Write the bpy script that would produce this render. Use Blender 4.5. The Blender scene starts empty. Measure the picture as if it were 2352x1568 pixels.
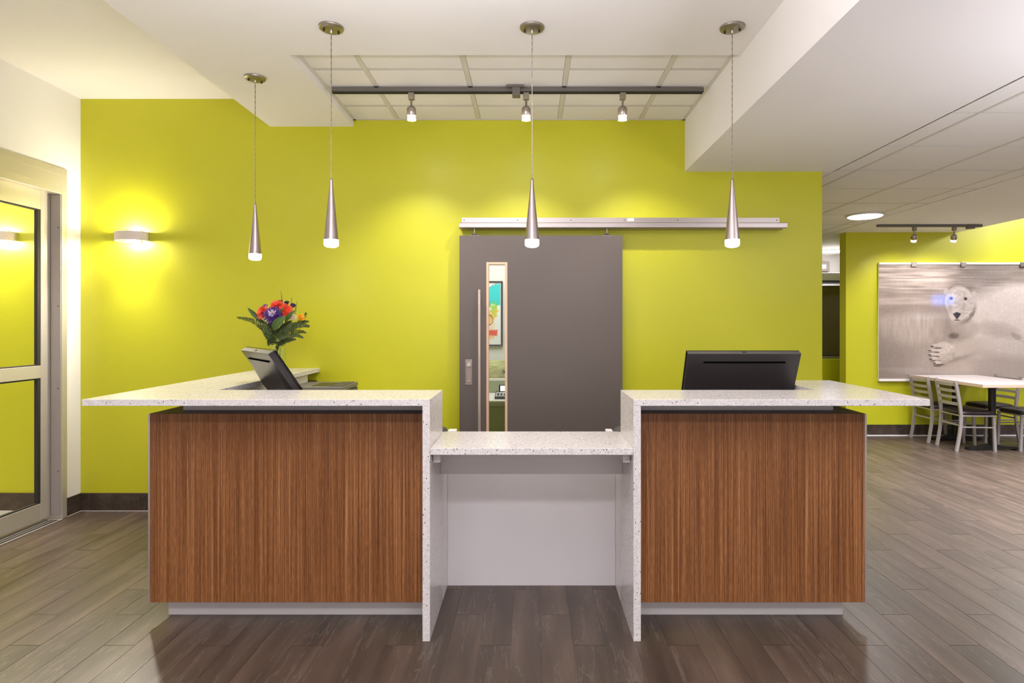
import bpy, bmesh, math, random
import numpy as np
from mathutils import Vector, Matrix, Euler

random.seed(7)
rng = np.random.default_rng(7)
SC = bpy.context.scene
COL = SC.collection
PI = math.pi

# ------------------------------------------------------------------ camera, world, exposure, lights
FPX, VX, VY, CAMH = 1350.0, 1218.0, 742.0, 1.425
cd = bpy.data.cameras.new('camera')
cam = bpy.data.objects.new('camera', cd)
COL.objects.link(cam)
cam.location = (0, 0, CAMH)
cam.rotation_euler = (PI / 2, 0, 0)
cd.sensor_width = 36.0
cd.lens = 36.0 * FPX / 2352.0
cd.shift_x = (1176.0 - VX) / 2352.0
cd.shift_y = (VY - 784.0) / 2352.0
cd.clip_start = 0.02
SC.camera = cam

W = bpy.data.worlds.new('world')
SC.world = W
W.use_nodes = True
W.node_tree.nodes['Background'].inputs[0].default_value = (0.9, 0.85, 0.8, 1)
W.node_tree.nodes['Background'].inputs[1].default_value = 0.02

SC.view_settings.view_transform = 'Standard'
SC.view_settings.look = 'None'
SC.view_settings.gamma = 1.0
SC.view_settings.use_curve_mapping = False
SC.view_settings.exposure = 1.25
SC.cycles.use_denoising = True
SC.cycles.max_bounces = 10
SC.cycles.diffuse_bounces = 6
SC.cycles.sample_clamp_indirect = 6.0

WARM = (1.0, 0.94, 0.97)
NEUT = (0.97, 0.955, 1.05)
COOL = (0.96, 0.97, 1.0)


def area(name, loc, size, power, color=WARM, rot=(0, 0, 0), sy=None, spread=None):
    d = bpy.data.lights.new(name, 'AREA')
    d.energy = power
    d.color = color
    d.shape = 'RECTANGLE'
    d.size = size
    d.size_y = sy or size
    if spread:
        d.spread = spread
    o = bpy.data.objects.new(name, d)
    o.location = loc
    o.rotation_euler = rot
    COL.objects.link(o)
    return o


def lamp(name, kind, loc, power, color=WARM, radius=0.03, aim=None, angle=60, blend=0.6, parent=None):
    d = bpy.data.lights.new(name, kind)
    d.energy = power
    d.color = color
    d.shadow_soft_size = radius
    o = bpy.data.objects.new(name, d)
    if kind == 'SPOT':
        d.spot_size = math.radians(angle)
        d.spot_blend = blend
        o.rotation_euler = (Vector(aim) - Vector(loc)).to_track_quat('-Z', 'Y').to_euler()
    o.location = Vector(loc) - (parent.location if parent else Vector())
    COL.objects.link(o)
    if parent:
        o.parent = parent
    return o


# lobby: a row of ceiling lamps in front of the desk, plus added fill from below and from the front
area('lobby_lamp', (0.0, -0.42, 2.90), 2.8, 31, NEUT, sy=0.25)
area('lobby_lamp', (-2.7, 1.6, 3.11), 0.9, 5, NEUT, sy=1.6)
area('lobby_lamp', (3.1, 0.6, 2.55), 1.2, 15, NEUT, sy=2.4)
area('ceiling_fill', (-0.55, 1.22, 2.20), 1.3, 33, NEUT, rot=(PI, 0, 0), sy=0.5)  # upward fill added to brighten the ceiling, no fixture behind it
area('ceiling_fill', (3.0, 1.5, 1.55), 1.2, 23, NEUT, rot=(PI, 0, 0), sy=1.2)  # second added fill, aimed up at the right-hand ceiling
area('front_fill', (1.4, -3.4, 1.35), 7.5, 25, NEUT, rot=(PI / 2, 0, 0), sy=2.3)  # frontal fill added for desk and walls; the front wall has no window
# dining room
area('dining_fill', (4.6, 4.4, 2.56), 0.9, 68, NEUT, sy=2.2, spread=math.radians(115))  # extra out-of-view fill, added to brighten the dining floor
area('dining_fill', (6.5, 6.5, 2.98), 0.7, 26, NEUT, sy=1.2)  # fill added to brighten the top of the dining wall
area('dining_fill', (8.5, 2.5, 2.98), 1.2, 40, NEUT, sy=2.0)  # another added fill, for the unseen end of the room
area('kitchen_lamp', (4.6, 9.0, 2.56), 0.6, 7, COOL, sy=0.6)
# office behind the sliding door
area('office_lamp', (-0.3, 5.6, 2.66), 1.2, 15, COOL, sy=1.0)
# vestibule behind the glass entrance door
area('vestibule_lamp', (-4.7, 3.2, 2.66), 1.0, 14, WARM, sy=1.2)


# ------------------------------------------------------------------ helpers
def tag(o, label=None, cat=None, group=None, kind=None):
    if label: o['label'] = label
    if cat: o['category'] = cat
    if group: o['group'] = group
    if kind: o['kind'] = kind
    return o


def thing(name, label, cat, loc=(0, 0, 0), rz=0.0, group=None):
    o = bpy.data.objects.new(name, None)
    o.empty_display_size = 0.1
    COL.objects.link(o)
    o.location = loc
    o.rotation_euler = (0, 0, rz)
    return tag(o, label, cat, group)


def root_loc(o):
    v = Vector((0, 0, 0))
    while o is not None:
        v = v + o.location
        o = o.parent
    return v


def link(name, me, mat, parent=None, smooth=False, label=None):
    o = bpy.data.objects.new(name, me)
    COL.objects.link(o)
    if mat is not None and not me.materials:
        me.materials.append(mat)
    if smooth:
        me.polygons.foreach_set('use_smooth', [True] * len(me.polygons))
        try:
            me.set_sharp_from_angle(angle=math.radians(40))
        except Exception:
            pass
    if parent is not None:
        o.parent = parent
    if label:
        o['label'] = label
    return o


class MB:
    """collects shapes in one bmesh; build() links them as one mesh object"""

    def __init__(s):
        s.b = bmesh.new()

    def box(s, x0, x1, y0, y1, z0, z1, bev=0.0, seg=2):
        r = bmesh.ops.create_cube(s.b, size=1.0)
        vs = r['verts']
        for v in vs:
            v.co = Vector(((x0 + x1) / 2 + v.co.x * (x1 - x0), (y0 + y1) / 2 + v.co.y * (y1 - y0), (z0 + z1) / 2 + v.co.z * (z1 - z0)))
        if bev > 0:
            es = list({e for v in vs for e in v.link_edges})
            bmesh.ops.bevel(s.b, geom=es, offset=bev, segments=seg, profile=0.5, affect='EDGES')
        return s

    def prism(s, pts, axis, a, b):
        """pts: outline; axis 'x': pts are (y,z); 'y': (x,z); 'z': (x,y)"""
        def P(p, t):
            return {'x': (t, p[0], p[1]), 'y': (p[0], t, p[1]), 'z': (p[0], p[1], t)}[axis]
        A = [s.b.verts.new(P(p, a)) for p in pts]
        B = [s.b.verts.new(P(p, b)) for p in pts]
        n = len(pts)
        fs = [s.b.faces.new(A), s.b.faces.new(B[::-1])]
        for i in range(n):
            j = (i + 1) % n
            fs.append(s.b.faces.new((A[j], A[i], B[i], B[j])))
        bmesh.ops.recalc_face_normals(s.b, faces=fs)
        return s

    def tube(s, pts, r, seg=8, cap=True, rx=None):
        """round (or elliptic / square when seg=4) bar along pts; r number or list"""
        pts = [Vector(p) for p in pts]
        n = len(pts)
        rr = r if isinstance(r, (list, tuple)) else [r] * n
        rings = []
        up = Vector((0, 0, 1))
        t0 = (pts[1] - pts[0]).normalized()
        if abs(t0.dot(up)) > 0.95:
            up = Vector((1, 0, 0))
        nrm = (up - t0 * up.dot(t0)).normalized()
        for i, p in enumerate(pts):
            if i == 0: t = pts[1] - pts[0]
            elif i == n - 1: t = pts[-1] - pts[-2]
            else: t = (pts[i + 1] - pts[i]).normalized() + (pts[i] - pts[i - 1]).normalized()
            t.normalize()
            nrm = (nrm - t * nrm.dot(t)).normalized()
            bn = t.cross(nrm)
            off = PI / 4 if seg == 4 else 0
            ring = []
            for k in range(seg):
                a = 2 * PI * k / seg + off
                ring.append(s.b.verts.new(p + nrm * math.cos(a) * rr[i] + bn * math.sin(a) * (rr[i] * (rx or 1))))
            rings.append(ring)
        fs = []
        for i in range(n - 1):
            for k in range(seg):
                m = (k + 1) % seg
                fs.append(s.b.faces.new((rings[i][k], rings[i][m], rings[i + 1][m], rings[i + 1][k])))
        if cap:
            fs.append(s.b.faces.new(rings[0][::-1]))
            fs.append(s.b.faces.new(rings[-1]))
        bmesh.ops.recalc_face_normals(s.b, faces=fs)
        return s

    def lathe(s, prof, c=(0, 0, 0), seg=24, axis='z', cap=True):
        """prof: (radius, height) pairs"""
        cx, cy, cz = c
        rings = []
        for r, h in prof:
            ring = []
            for k in range(seg):
                a = 2 * PI * k / seg
                u, v = r * math.cos(a), r * math.sin(a)
                co = (cx + u, cy + v, cz + h) if axis == 'z' else ((cx + u, cy + h, cz + v) if axis == 'y' else (cx + h, cy + u, cz + v))
                ring.append(s.b.verts.new(co))
            rings.append(ring)
        fs = []
        for i in range(len(rings) - 1):
            for k in range(seg):
                m = (k + 1) % seg
                fs.append(s.b.faces.new((rings[i][k], rings[i][m], rings[i + 1][m], rings[i + 1][k])))
        if cap:
            if prof[0][0] > 1e-5: fs.append(s.b.faces.new(rings[0][::-1]))
            if prof[-1][0] > 1e-5: fs.append(s.b.faces.new(rings[-1]))
        bmesh.ops.recalc_face_normals(s.b, faces=fs)
        return s

    def ball(s, c, r, sub=2, sc=(1, 1, 1), rot=None):
        q = bmesh.ops.create_icosphere(s.b, subdivisions=sub, radius=r)
        M = Matrix.Translation(Vector(c)) @ (rot.to_matrix().to_4x4() if rot else Matrix.Identity(4)) @ Matrix.Diagonal((sc[0], sc[1], sc[2], 1))
        for v in q['verts']:
            v.co = M @ v.co
        return s

    def quad(s, *p):
        s.b.faces.new([s.b.verts.new(q) for q in p])
        return s

    def strip(s, rows):
        """grid of points -> faces"""
        V = [[s.b.verts.new(p) for p in r] for r in rows]
        for i in range(len(V) - 1):
            for j in range(len(V[0]) - 1):
                s.b.faces.new((V[i][j], V[i][j + 1], V[i + 1][j + 1], V[i + 1][j]))
        return s

    def rot(s, m, c=(0, 0, 0)):
        c = Vector(c)
        for v in s.b.verts:
            v.co = m @ (v.co - c) + c
        return s

    def build(s, name, mat, parent=None, smooth=False, label=None, local=False):
        if parent is not None and not local:
            off = root_loc(parent)
            for v in s.b.verts:
                v.co -= off
        me = bpy.data.meshes.new(name)
        s.b.to_mesh(me)
        s.b.free()
        return link(name, me, mat, parent, smooth, label)


def struct(name, mb, mat, smooth=False, label=None):
    o = mb.build(name, mat, None, smooth, label)
    o['kind'] = 'structure'
    return o


def copy_tree(o, parent=None):
    c = o.copy()
    COL.objects.link(c)
    if parent is not None:
        c.parent = parent
    for ch in list(o.children):
        copy_tree(ch, c)
    return c


# ------------------------------------------------------------------ materials
def mat(name, color=(0.8, 0.8, 0.8), rough=0.5, metal=0.0, **kw):
    m = bpy.data.materials.new(name)
    m.use_nodes = True
    p = m.node_tree.nodes['Principled BSDF']
    p.inputs['Base Color'].default_value = (*color, 1)
    p.inputs['Roughness'].default_value = rough
    p.inputs['Metallic'].default_value = metal
    for k, v in kw.items():
        p.inputs[k.replace('_', ' ')].default_value = v
    return m


class N:
    def __init__(s, m):
        s.t = m.node_tree
        s.p = s.t.nodes['Principled BSDF']

    def new(s, typ, **kw):
        n = s.t.nodes.new(typ)
        for k, v in kw.items():
            setattr(n, k, v)
        return n

    def ln(s, a, b):
        s.t.links.new(a, b)

    def coords(s, scale, rot=(0, 0, 0), src='Object'):
        tc = s.new('ShaderNodeTexCoord')
        mp = s.new('ShaderNodeMapping')
        mp.inputs['Scale'].default_value = scale
        mp.inputs['Rotation'].default_value = rot
        s.ln(tc.outputs[src], mp.inputs['Vector'])
        return mp.outputs['Vector']

    def noise(s, vec, scale=5.0, detail=3.0, rough=0.5):
        n = s.new('ShaderNodeTexNoise')
        n.inputs['Scale'].default_value = scale
        n.inputs['Detail'].default_value = detail
        n.inputs['Roughness'].default_value = rough
        if vec is not None: s.ln(vec, n.inputs['Vector'])
        return n.outputs['Fac']

    def ramp(s, fac, stops):
        r = s.new('ShaderNodeValToRGB')
        e = r.color_ramp.elements
        e[0].position, e[0].color = stops[0][0], (*stops[0][1], 1)
        e[1].position, e[1].color = stops[1][0], (*stops[1][1], 1)
        for pos, c in stops[2:]:
            q = e.new(pos)
            q.color = (*c, 1)
        s.ln(fac, r.inputs['Fac'])
        return r.outputs['Color']

    def mix(s, fac, a, b, mode='MIX'):
        n = s.new('ShaderNodeMix', data_type='RGBA', blend_type=mode)
        for inp, v in ((n.inputs[0], fac), (n.inputs[6], a), (n.inputs[7], b)):
            if hasattr(v, 'links'): s.ln(v, inp)
            elif isinstance(v, tuple): inp.default_value = (*v, 1)
            else: inp.default_value = v
        return n.outputs[2]

    def math(s, op, a, b=0.0, c=0.0):
        n = s.new('ShaderNodeMath', operation=op)
        for inp, v in zip(n.inputs, (a, b, c)):
            if hasattr(v, 'links'): s.ln(v, inp)
            else: inp.default_value = v
        return n.outputs[0]

    def bump(s, h, strength=0.2, dist=0.002):
        b = s.new('ShaderNodeBump')
        b.inputs['Strength'].default_value = strength
        b.inputs['Distance'].default_value = dist
        s.ln(h, b.inputs['Height'])
        s.ln(b.outputs['Normal'], s.p.inputs['Normal'])


def paint(name, color, rough=0.55, var=0.03):
    m = mat(name, color, rough)
    n = N(m)
    v = n.coords((1, 1, 1))
    f = n.noise(v, 1.3, 2)
    a = tuple(c * (1 - var) for c in color)
    b = tuple(min(1, c * (1 + var)) for c in color)
    n.ln(n.ramp(f, [(0.3, a), (0.7, b)]), n.p.inputs['Base Color'])
    n.bump(n.noise(v, 220, 2), 0.12, 0.001)
    return m


M = {}
M['green'] = paint('green_paint', (0.55, 0.545, 0.014), 0.42)
M['white'] = paint('white_paint', (0.80, 0.78, 0.765), 0.6, 0.015)
M['ceil'] = paint('ceiling_paint', (0.82, 0.79, 0.77), 0.7, 0.015)
M['grey_white'] = paint('warm_grey_laminate', (0.66, 0.62, 0.60), 0.4, 0.01)
M['lam_white'] = mat('white_laminate', (0.80, 0.76, 0.75), 0.3)
M['office_white'] = paint('office_paint', (0.78, 0.77, 0.75), 0.6, 0.01)
M['door_grey'] = paint('door_grey_paint', (0.121, 0.097, 0.082), 0.45, 0.04)
M['alu'] = mat('brushed_aluminium', (0.62, 0.58, 0.53), 0.38, 0.85)
M['alu_dull'] = mat('anodised_aluminium', (0.60, 0.56, 0.48), 0.45, 0.55)
M['alu_dark'] = mat('shaded_frame_aluminium', (0.42, 0.38, 0.36), 0.5, 0.4)  # dark grey metal; also stands in for the shaded strip beside the jamb
M['nickel'] = mat('brushed_nickel', (0.50, 0.43, 0.39), 0.32, 1.0)
M['nickel_dark'] = mat('satin_nickel_plate', (0.36, 0.32, 0.27), 0.4, 1.0)
M['handle'] = mat('satin_steel_handle', (0.62, 0.53, 0.47), 0.35, 0.6)
M['plate'] = mat('satin_lock_plate', (0.36, 0.30, 0.26), 0.4, 0.5)
M['rail'] = mat('polished_aluminium_rail', (0.46, 0.41, 0.385), 0.30, 1.0)
M['black'] = mat('black_plastic', (0.012, 0.011, 0.012), 0.35)
M['black_rubber'] = mat('black_rubber', (0.012, 0.012, 0.012), 0.6)
M['gasket'] = mat('dark_gasket', (0.02, 0.016, 0.014), 0.7)
M['monitor'] = mat('charcoal_monitor_shell', (0.030, 0.025, 0.025), 0.33, 0.0)
M['bezel'] = mat('black_screen_glass', (0.006, 0.006, 0.007), 0.08)
M['track'] = mat('grey_track', (0.16, 0.145, 0.125), 0.45, 0.3)
M['track_dark'] = mat('dark_track_slot', (0.02, 0.018, 0.016), 0.6)
M['pine'] = mat('pale_maple', (0.72, 0.50, 0.33), 0.45)
M['printer'] = mat('printer_grey', (0.075, 0.068, 0.06), 0.5)
M['printer_light'] = mat('printer_lid_grey', (0.16, 0.145, 0.12), 0.5)
M['paper'] = mat('white_paper', (0.85, 0.83, 0.80), 0.6)
M['steel_chair'] = mat('silver_vein_metal', (0.42, 0.38, 0.36), 0.42, 0.4)
M['vinyl'] = mat('dark_brown_vinyl', (0.022, 0.016, 0.014), 0.38)
M['table'] = mat('white_table_laminate', (0.56, 0.505, 0.475), 0.35)
M['table_edge'] = mat('beige_edge_band', (0.62, 0.46, 0.33), 0.5)
M['iron'] = mat('black_cast_iron', (0.008, 0.007, 0.007), 0.45)
M['stainless'] = mat('stainless_steel', (0.15, 0.125, 0.115), 0.35, 0.35)
M['sage'] = paint('sage_panel', (0.34, 0.37, 0.24), 0.6, 0.03)
M['sage_light'] = paint('pale_sage_panel', (0.50, 0.55, 0.44), 0.6, 0.03)
M['grille'] = mat('grid_white', (0.62, 0.59, 0.52), 0.5)
M['grid_dark'] = mat('grid_shadow_gap', (0.03, 0.028, 0.025), 0.8)
M['caulk'] = mat('white_caulk', (0.85, 0.82, 0.78), 0.5)
M['vest_floor'] = paint('vestibule_tile', (0.55, 0.50, 0.45), 0.4, 0.03)


def emit(name, color, strength):
    m = mat(name, (0.9, 0.9, 0.9), 0.4)
    p = m.node_tree.nodes['Principled BSDF']
    p.inputs['Emission Color'].default_value = (*color, 1)
    p.inputs['Emission Strength'].default_value = strength
    return m


M['led'] = emit('lit_led_lens', (1, 0.93, 0.88), 38)
M['led_disc'] = emit('lit_disc_lens', (1, 0.95, 0.92), 9)
M['sconce_lens'] = emit('lit_sconce_lamp', (1, 0.9, 0.72), 30)
M['screen_lit'] = emit('lit_screen', (0.62, 0.66, 1.0), 1.2)
M['lcd'] = emit('phone_display', (0.7, 0.85, 0.95), 0.55)

# glass
M['glass'] = mat('clear_glass', (1, 1, 1), 0.0, 0.0, Transmission_Weight=1.0, IOR=1.45)
M['vase_glass'] = mat('ribbed_vase_glass', (0.90, 0.95, 0.82), 0.02, 0.0, Transmission_Weight=1.0, IOR=1.45)


def thin_glass(name, tint=(1, 1, 1), refl=0.06):
    m = bpy.data.materials.new(name)
    m.use_nodes = True
    t = m.node_tree
    t.nodes.clear()
    o = t.nodes.new('ShaderNodeOutputMaterial')
    mx = t.nodes.new('ShaderNodeMixShader')
    tr = t.nodes.new('ShaderNodeBsdfTransparent')
    gl = t.nodes.new('ShaderNodeBsdfGlossy')
    lw = t.nodes.new('ShaderNodeLayerWeight')
    lw.inputs['Blend'].default_value = 0.5
    pw = t.nodes.new('ShaderNodeMath')
    pw.operation = 'POWER'
    pw.inputs[1].default_value = 5.0
    t.links.new(lw.outputs['Facing'], pw.inputs[0])
    fr = t.nodes.new('ShaderNodeMath')
    fr.operation = 'MULTIPLY_ADD'
    fr.inputs[1].default_value = 0.95
    fr.inputs[2].default_value = 0.03
    t.links.new(pw.outputs[0], fr.inputs[0])
    tr.inputs[0].default_value = (*tint, 1)
    gl.inputs['Roughness'].default_value = 0.0
    t.links.new(fr.outputs[0], mx.inputs[0])
    t.links.new(tr.outputs[0], mx.inputs[1])
    t.links.new(gl.outputs[0], mx.inputs[2])
    t.links.new(mx.outputs[0], o.inputs[0])
    return m


M['pane'] = thin_glass('window_pane_glass', (0.97, 0.98, 0.96))


def make_wood_laminate():
    m = mat('zebrano_laminate', (0.2, 0.08, 0.03), 0.42, 0.0, Specular_IOR_Level=0.3)
    n = N(m)
    v1 = n.coords((190, 190, 1.1))
    v2 = n.coords((42, 42, 0.5))
    v3 = n.coords((420, 420, 22))
    f1 = n.noise(v1, 1.0, 3, 0.6)
    f2 = n.noise(v2, 1.0, 2)
    f3 = n.noise(v3, 1.0, 2)
    f = n.math('ADD', n.math('MULTIPLY', f1, 0.60), n.math('ADD', n.math('MULTIPLY', f2, 0.17), n.math('MULTIPLY', f3, 0.23)))
    c = n.ramp(f, [(0.38, (0.105, 0.036, 0.010)), (0.62, (0.44, 0.205, 0.080)), (0.47, (0.205, 0.078, 0.024)), (0.53, (0.28, 0.111, 0.036))])
    n.ln(c, n.p.inputs['Base Color'])
    n.bump(f1, 0.08, 0.0006)
    return m


M['wood'] = make_wood_laminate()
M['wood_dark'] = mat('dark_cap_laminate', (0.055, 0.028, 0.014), 0.45)


def make_quartz():
    m = mat('speckled_quartz', (0.76, 0.72, 0.69), 0.17, 0.0, Specular_IOR_Level=0.4)
    n = N(m)
    v = n.coords((1, 1, 1))

    def specks(scale, thr, keep):
        vo = n.new('ShaderNodeTexVoronoi')
        vo.inputs['Scale'].default_value = scale
        n.ln(v, vo.inputs['Vector'])
        d = n.math('LESS_THAN', vo.outputs['Distance'], thr)
        sep = n.new('ShaderNodeSeparateColor')
        n.ln(vo.outputs['Color'], sep.inputs[0])
        k = n.math('LESS_THAN', sep.outputs[0], keep)
        return n.math('MULTIPLY', d, k), sep.outputs[1]
    s1, h1 = specks(210, 0.40, 0.17)
    s2, h2 = specks(420, 0.46, 0.26)
    s3, h3 = specks(140, 0.36, 0.035)
    base = n.ramp(n.noise(v, 60, 3), [(0.35, (0.70, 0.655, 0.62)), (0.65, (0.80, 0.765, 0.735))])
    c = n.mix(n.math('MULTIPLY', s2, 0.42), base, (0.36, 0.32, 0.28))
    c = n.mix(n.math('MULTIPLY', s1, 0.8), c, n.ramp(h1, [(0.2, (0.07, 0.05, 0.04)), (0.8, (0.42, 0.36, 0.31))]))
    c = n.mix(s3, c, (0.05, 0.04, 0.035))
    n.ln(c, n.p.inputs['Base Color'])
    return m


M['quartz'] = make_quartz()


def make_plank(name, k=1.0, rough=0.3, ior=1.7):
    m = mat(name, (0.2, 0.15, 0.11), rough)
    n = N(m)
    n.p.inputs['IOR'].default_value = ior
    oi = n.new('ShaderNodeObjectInfo')
    ge = n.new('ShaderNodeNewGeometry')
    r = n.math('FRACT', n.math('ADD', oi.outputs['Random'], ge.outputs['Random Per Island']))
    tc = n.new('ShaderNodeTexCoord')
    cmb = n.new('ShaderNodeCombineXYZ')
    n.ln(n.math('MULTIPLY', r, 37.0), cmb.inputs[0])
    n.ln(n.math('MULTIPLY', r, 91.0), cmb.inputs[1])
    ad = n.new('ShaderNodeVectorMath', operation='ADD')
    n.ln(tc.outputs['Object'], ad.inputs[0])
    n.ln(cmb.outputs[0], ad.inputs[1])

    def mp(s):
        q = n.new('ShaderNodeMapping')
        q.inputs['Scale'].default_value = s
        n.ln(ad.outputs[0], q.inputs['Vector'])
        return q.outputs[0]
    g1 = n.noise(mp((9, 1.3, 9)), 1.0, 3, 0.5)
    g2 = n.noise(mp((85, 4.5, 85)), 1.0, 3, 0.6)
    g3 = n.noise(mp((340, 120, 340)), 1.0, 2)
    f = n.math('ADD', n.math('MULTIPLY', g1, 0.56), n.math('ADD', n.math('MULTIPLY', g2, 0.18), n.math('MULTIPLY', g3, 0.26)))
    c = n.ramp(f, [(0.35, (0.088 * k, 0.066 * k, 0.048 * k)), (0.65, (0.235 * k, 0.170 * k, 0.126 * k)), (0.5, (0.146 * k, 0.102 * k, 0.074 * k))])
    c2 = n.mix(1.0, c, n.ramp(r, [(0.0, (0.86, 0.86, 0.86)), (1.0, (1.14, 1.12, 1.10))]), 'MULTIPLY')
    # thin pale veins
    vn = n.noise(mp((7.5, 0.8, 7.5)), 1.0, 5, 0.6)
    vein = n.math('MULTIPLY', n.math('LESS_THAN', n.math('ABSOLUTE', n.math('SUBTRACT', vn, 0.5)), 0.007), 0.32)
    c3 = n.mix(vein, c2, (0.36 * k, 0.29 * k, 0.235 * k))
    n.ln(c3, n.p.inputs['Base Color'])
    n.ln(n.math('ADD', n.math('MULTIPLY', g2, 0.16), rough - 0.08), n.p.inputs['Roughness'])
    n.bump(g2, 0.15, 0.0012)
    return m


M['plank'] = make_plank('wood_look_floor_tile', 0.56, 0.36, 1.5)
M['grout'] = mat('floor_grout', (0.17, 0.13, 0.10), 0.8)
M['base_tile'] = make_plank('wood_look_base_tile', 0.42, 0.4, 1.45)


# ------------------------------------------------------------------ room shell
YB = 4.47            # face of the green back wall
XL = -3.42           # face of the left wall
ZC, ZT, ZU, ZD = 2.92, 2.97, 3.13, 2.577
YD = 7.456           # face of the dining wall
T = 0.15

g = MB()
g.box(-7.0, -0.50, YB, YB + T, 0, 3.2)
g.box(0.60, 2.22, YB, YB + T, 0, 3.2)
g.box(-0.50, 0.60, YB, YB + T, 2.04, 3.2)
struct('wall_back', g, M['green'], label='lime green painted wall behind the reception desk')

# left wall with the entrance opening
OY0, OY1, OZ = 3.0, 4.325, 2.552
g = MB()
g.box(XL - T, XL, -3.5, OY0, 0, 3.2)
g.box(XL - T, XL, OY1, YB, 0, 3.2)
g.box(XL - T, XL, OY0, OY1, OZ, 3.2)
struct('wall_left', g, M['white'])
struct('wall_front', MB().box(-7.0, 11.9, -3.65, -3.5, 0, 3.2), M['white'])
struct('wall_dining', MB().box(4.004, 11.9, YD, YD + T, 0, 3.2), M['green'])
struct('wall_right', MB().box(11.75, 11.9, -3.5, YD, 0, 3.2), M['white'])
struct('wall_kitchen', MB().box(2.22, 7.0, 9.95, 10.1, 0, 3.0), M['white'])
struct('wall_corridor', MB().box(2.07, 2.22, YB + T, 10.1, 0, 3.0), M['green'])
struct('wall_kitchen_right', MB().box(6.85, 7.0, YD + T, 9.95, 0, 3.0), M['white'])
g = MB().box(-2.2, 2.07, 6.55, 6.7, 0, 2.8)
struct('wall_office', g, M['office_white'])
g = MB().box(-2.35, -2.2, YB + T, 6.7, 0, 2.8)
struct('wall_office_left', g, M['office_white'])
struct('ceiling_office', MB().box(-2.2, 2.07, YB + T, 6.55, 2.7, 2.8), M['office_white'])
g = MB().box(-7.0, -6.85, 1.3, YB, 0, 3.0)
g.box(-6.85, XL - T, 1.15, 1.3, 0, 3.0)
struct('wall_vestibule', g, M['white'])
struct('ceiling_vestibule', MB().box(-6.85, XL - T, 1.3, YB, 2.7, 2.8), M['ceil'])

# lobby ceilings
RX0, RX1, RY0 = -1.344, 1.175, 3.28
g = MB()
g.box(-1.98, 1.175, -3.5, RY0, ZC, 3.2)
g.box(-1.98, RX0, RY0, YB, ZC, 3.2)
struct('ceiling', g, M['ceil'], label='dropped white drywall ceiling over the desk')
struct('ceiling_left', MB().box(XL, -1.98, -3.5, YB, ZU, 3.2), M['ceil'])
struct('ceiling_bulkhead', MB().box(1.175, 2.298, -3.5, YB + 0.001, ZD, 3.2), M['ceil'], label='low white drywall bulkhead right of the desk')
g = MB().box(3.854, 5.42, -3.5, 9.95, ZD, 2.75)
struct('ceiling_dining', g, M['ceil'])
struct('ceiling_dining_upper', MB().box(5.42, 11.9, -3.5, YD, 3.02, 3.2), M['ceil'])

TILE = paint('ceiling_tile_white', (0.80, 0.77, 0.74), 0.75, 0.02)


def tile_field(name, xs, ys, z, bar, thick=0.012):
    """lay-in ceiling: backing, tiles between the grid bars, and the bars themselves"""
    back = struct(name, MB().box(xs[0], xs[-1], ys[0], ys[-1], z + 0.03, z + 0.05), M['ceil'])
    h = bar / 2
    for i in range(len(xs) - 1):
        for j in range(len(ys) - 1):
            MB().box(xs[i] + (h + 0.0018), xs[i + 1] - (h + 0.0018), ys[j] + (h + 0.0018), ys[j + 1] - (h + 0.0018), z + 0.002, z + 0.002 + thick).build('ceiling_tile', TILE, back)
    for x in xs[1:-1]:
        MB().box(x - h, x + h, ys[0], ys[-1], z, z + 0.02).build('grid_bar', M['grille'], back)
    for y in ys[1:-1]:
        for i in range(len(xs) - 1):
            MB().box(xs[i] + h, xs[i + 1] - h, y - h * 0.45, y + h * 0.45, z + 0.001, z + 0.02).build('grid_bar', M['grille'], back)
    return back


rc = tile_field('ceiling_recess', [RX0, -1.007, -0.392, 0.222, 0.838, RX1], [RY0, 3.584, 4.188, YB], ZT, 0.030)
for a in ((RX0, RX0 + 0.022, RY0, YB), (RX1 - 0.022, RX1, RY0, YB), (RX0, RX1, YB - 0.02, YB)):
    MB().box(a[0], a[1], a[2], a[3], ZT - 0.003, ZT + 0.001).build('edge_angle', M['grille'], rc)
ys = [3.227 + 0.6075 * k for k in range(-3, 12)]
dc = tile_field('ceiling_dining_tiles', [2.304, 2.467, 3.07, 3.67, 3.854], ys, ZD, 0.020)
MB().box(2.298, 2.304, ys[0], 4.45, ZD + 0.004, ZD + 0.03).build('shadow_gap', M['grid_dark'], dc)  # near-black strip colours in the shadow line of the ceiling gap
struct('ceiling_corridor', MB().box(2.07, 2.3035, YB + 0.002, 9.95, ZD, 2.75), M['ceil'])
struct('ceiling_lobby_rear', MB().box(2.298, 3.854, -3.5, ys[0], ZD, 2.7), M['ceil'])

# ------------------------------------------------------------------ floor of wood-look tiles
fl = struct('floor', MB().box(-7.0, 11.9, -3.65, 10.1, -0.12, -0.0022), M['grout'])
PITCH, OFF, STEP = 0.1387, 0.0526, 0.2733


def project(x, y, z):
    return VX + x / y * FPX, VY - (z - CAMH) / y * FPX


def seen(x, y):
    if y < 2.25: return False
    px, py = project(x, y, 0)
    if not (-12 < px < 2364 and py < 1590): return False
    if 345 < px < 1005 and py < 1378 and not px > 985: return False
    if 1440 < px < 1985 and py < 1378: return False
    if 985 <= px <= 1440 and py < 1340: return False
    if px <= 345: return y < YB and x > XL
    return y < YD or x < 3.9


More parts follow.
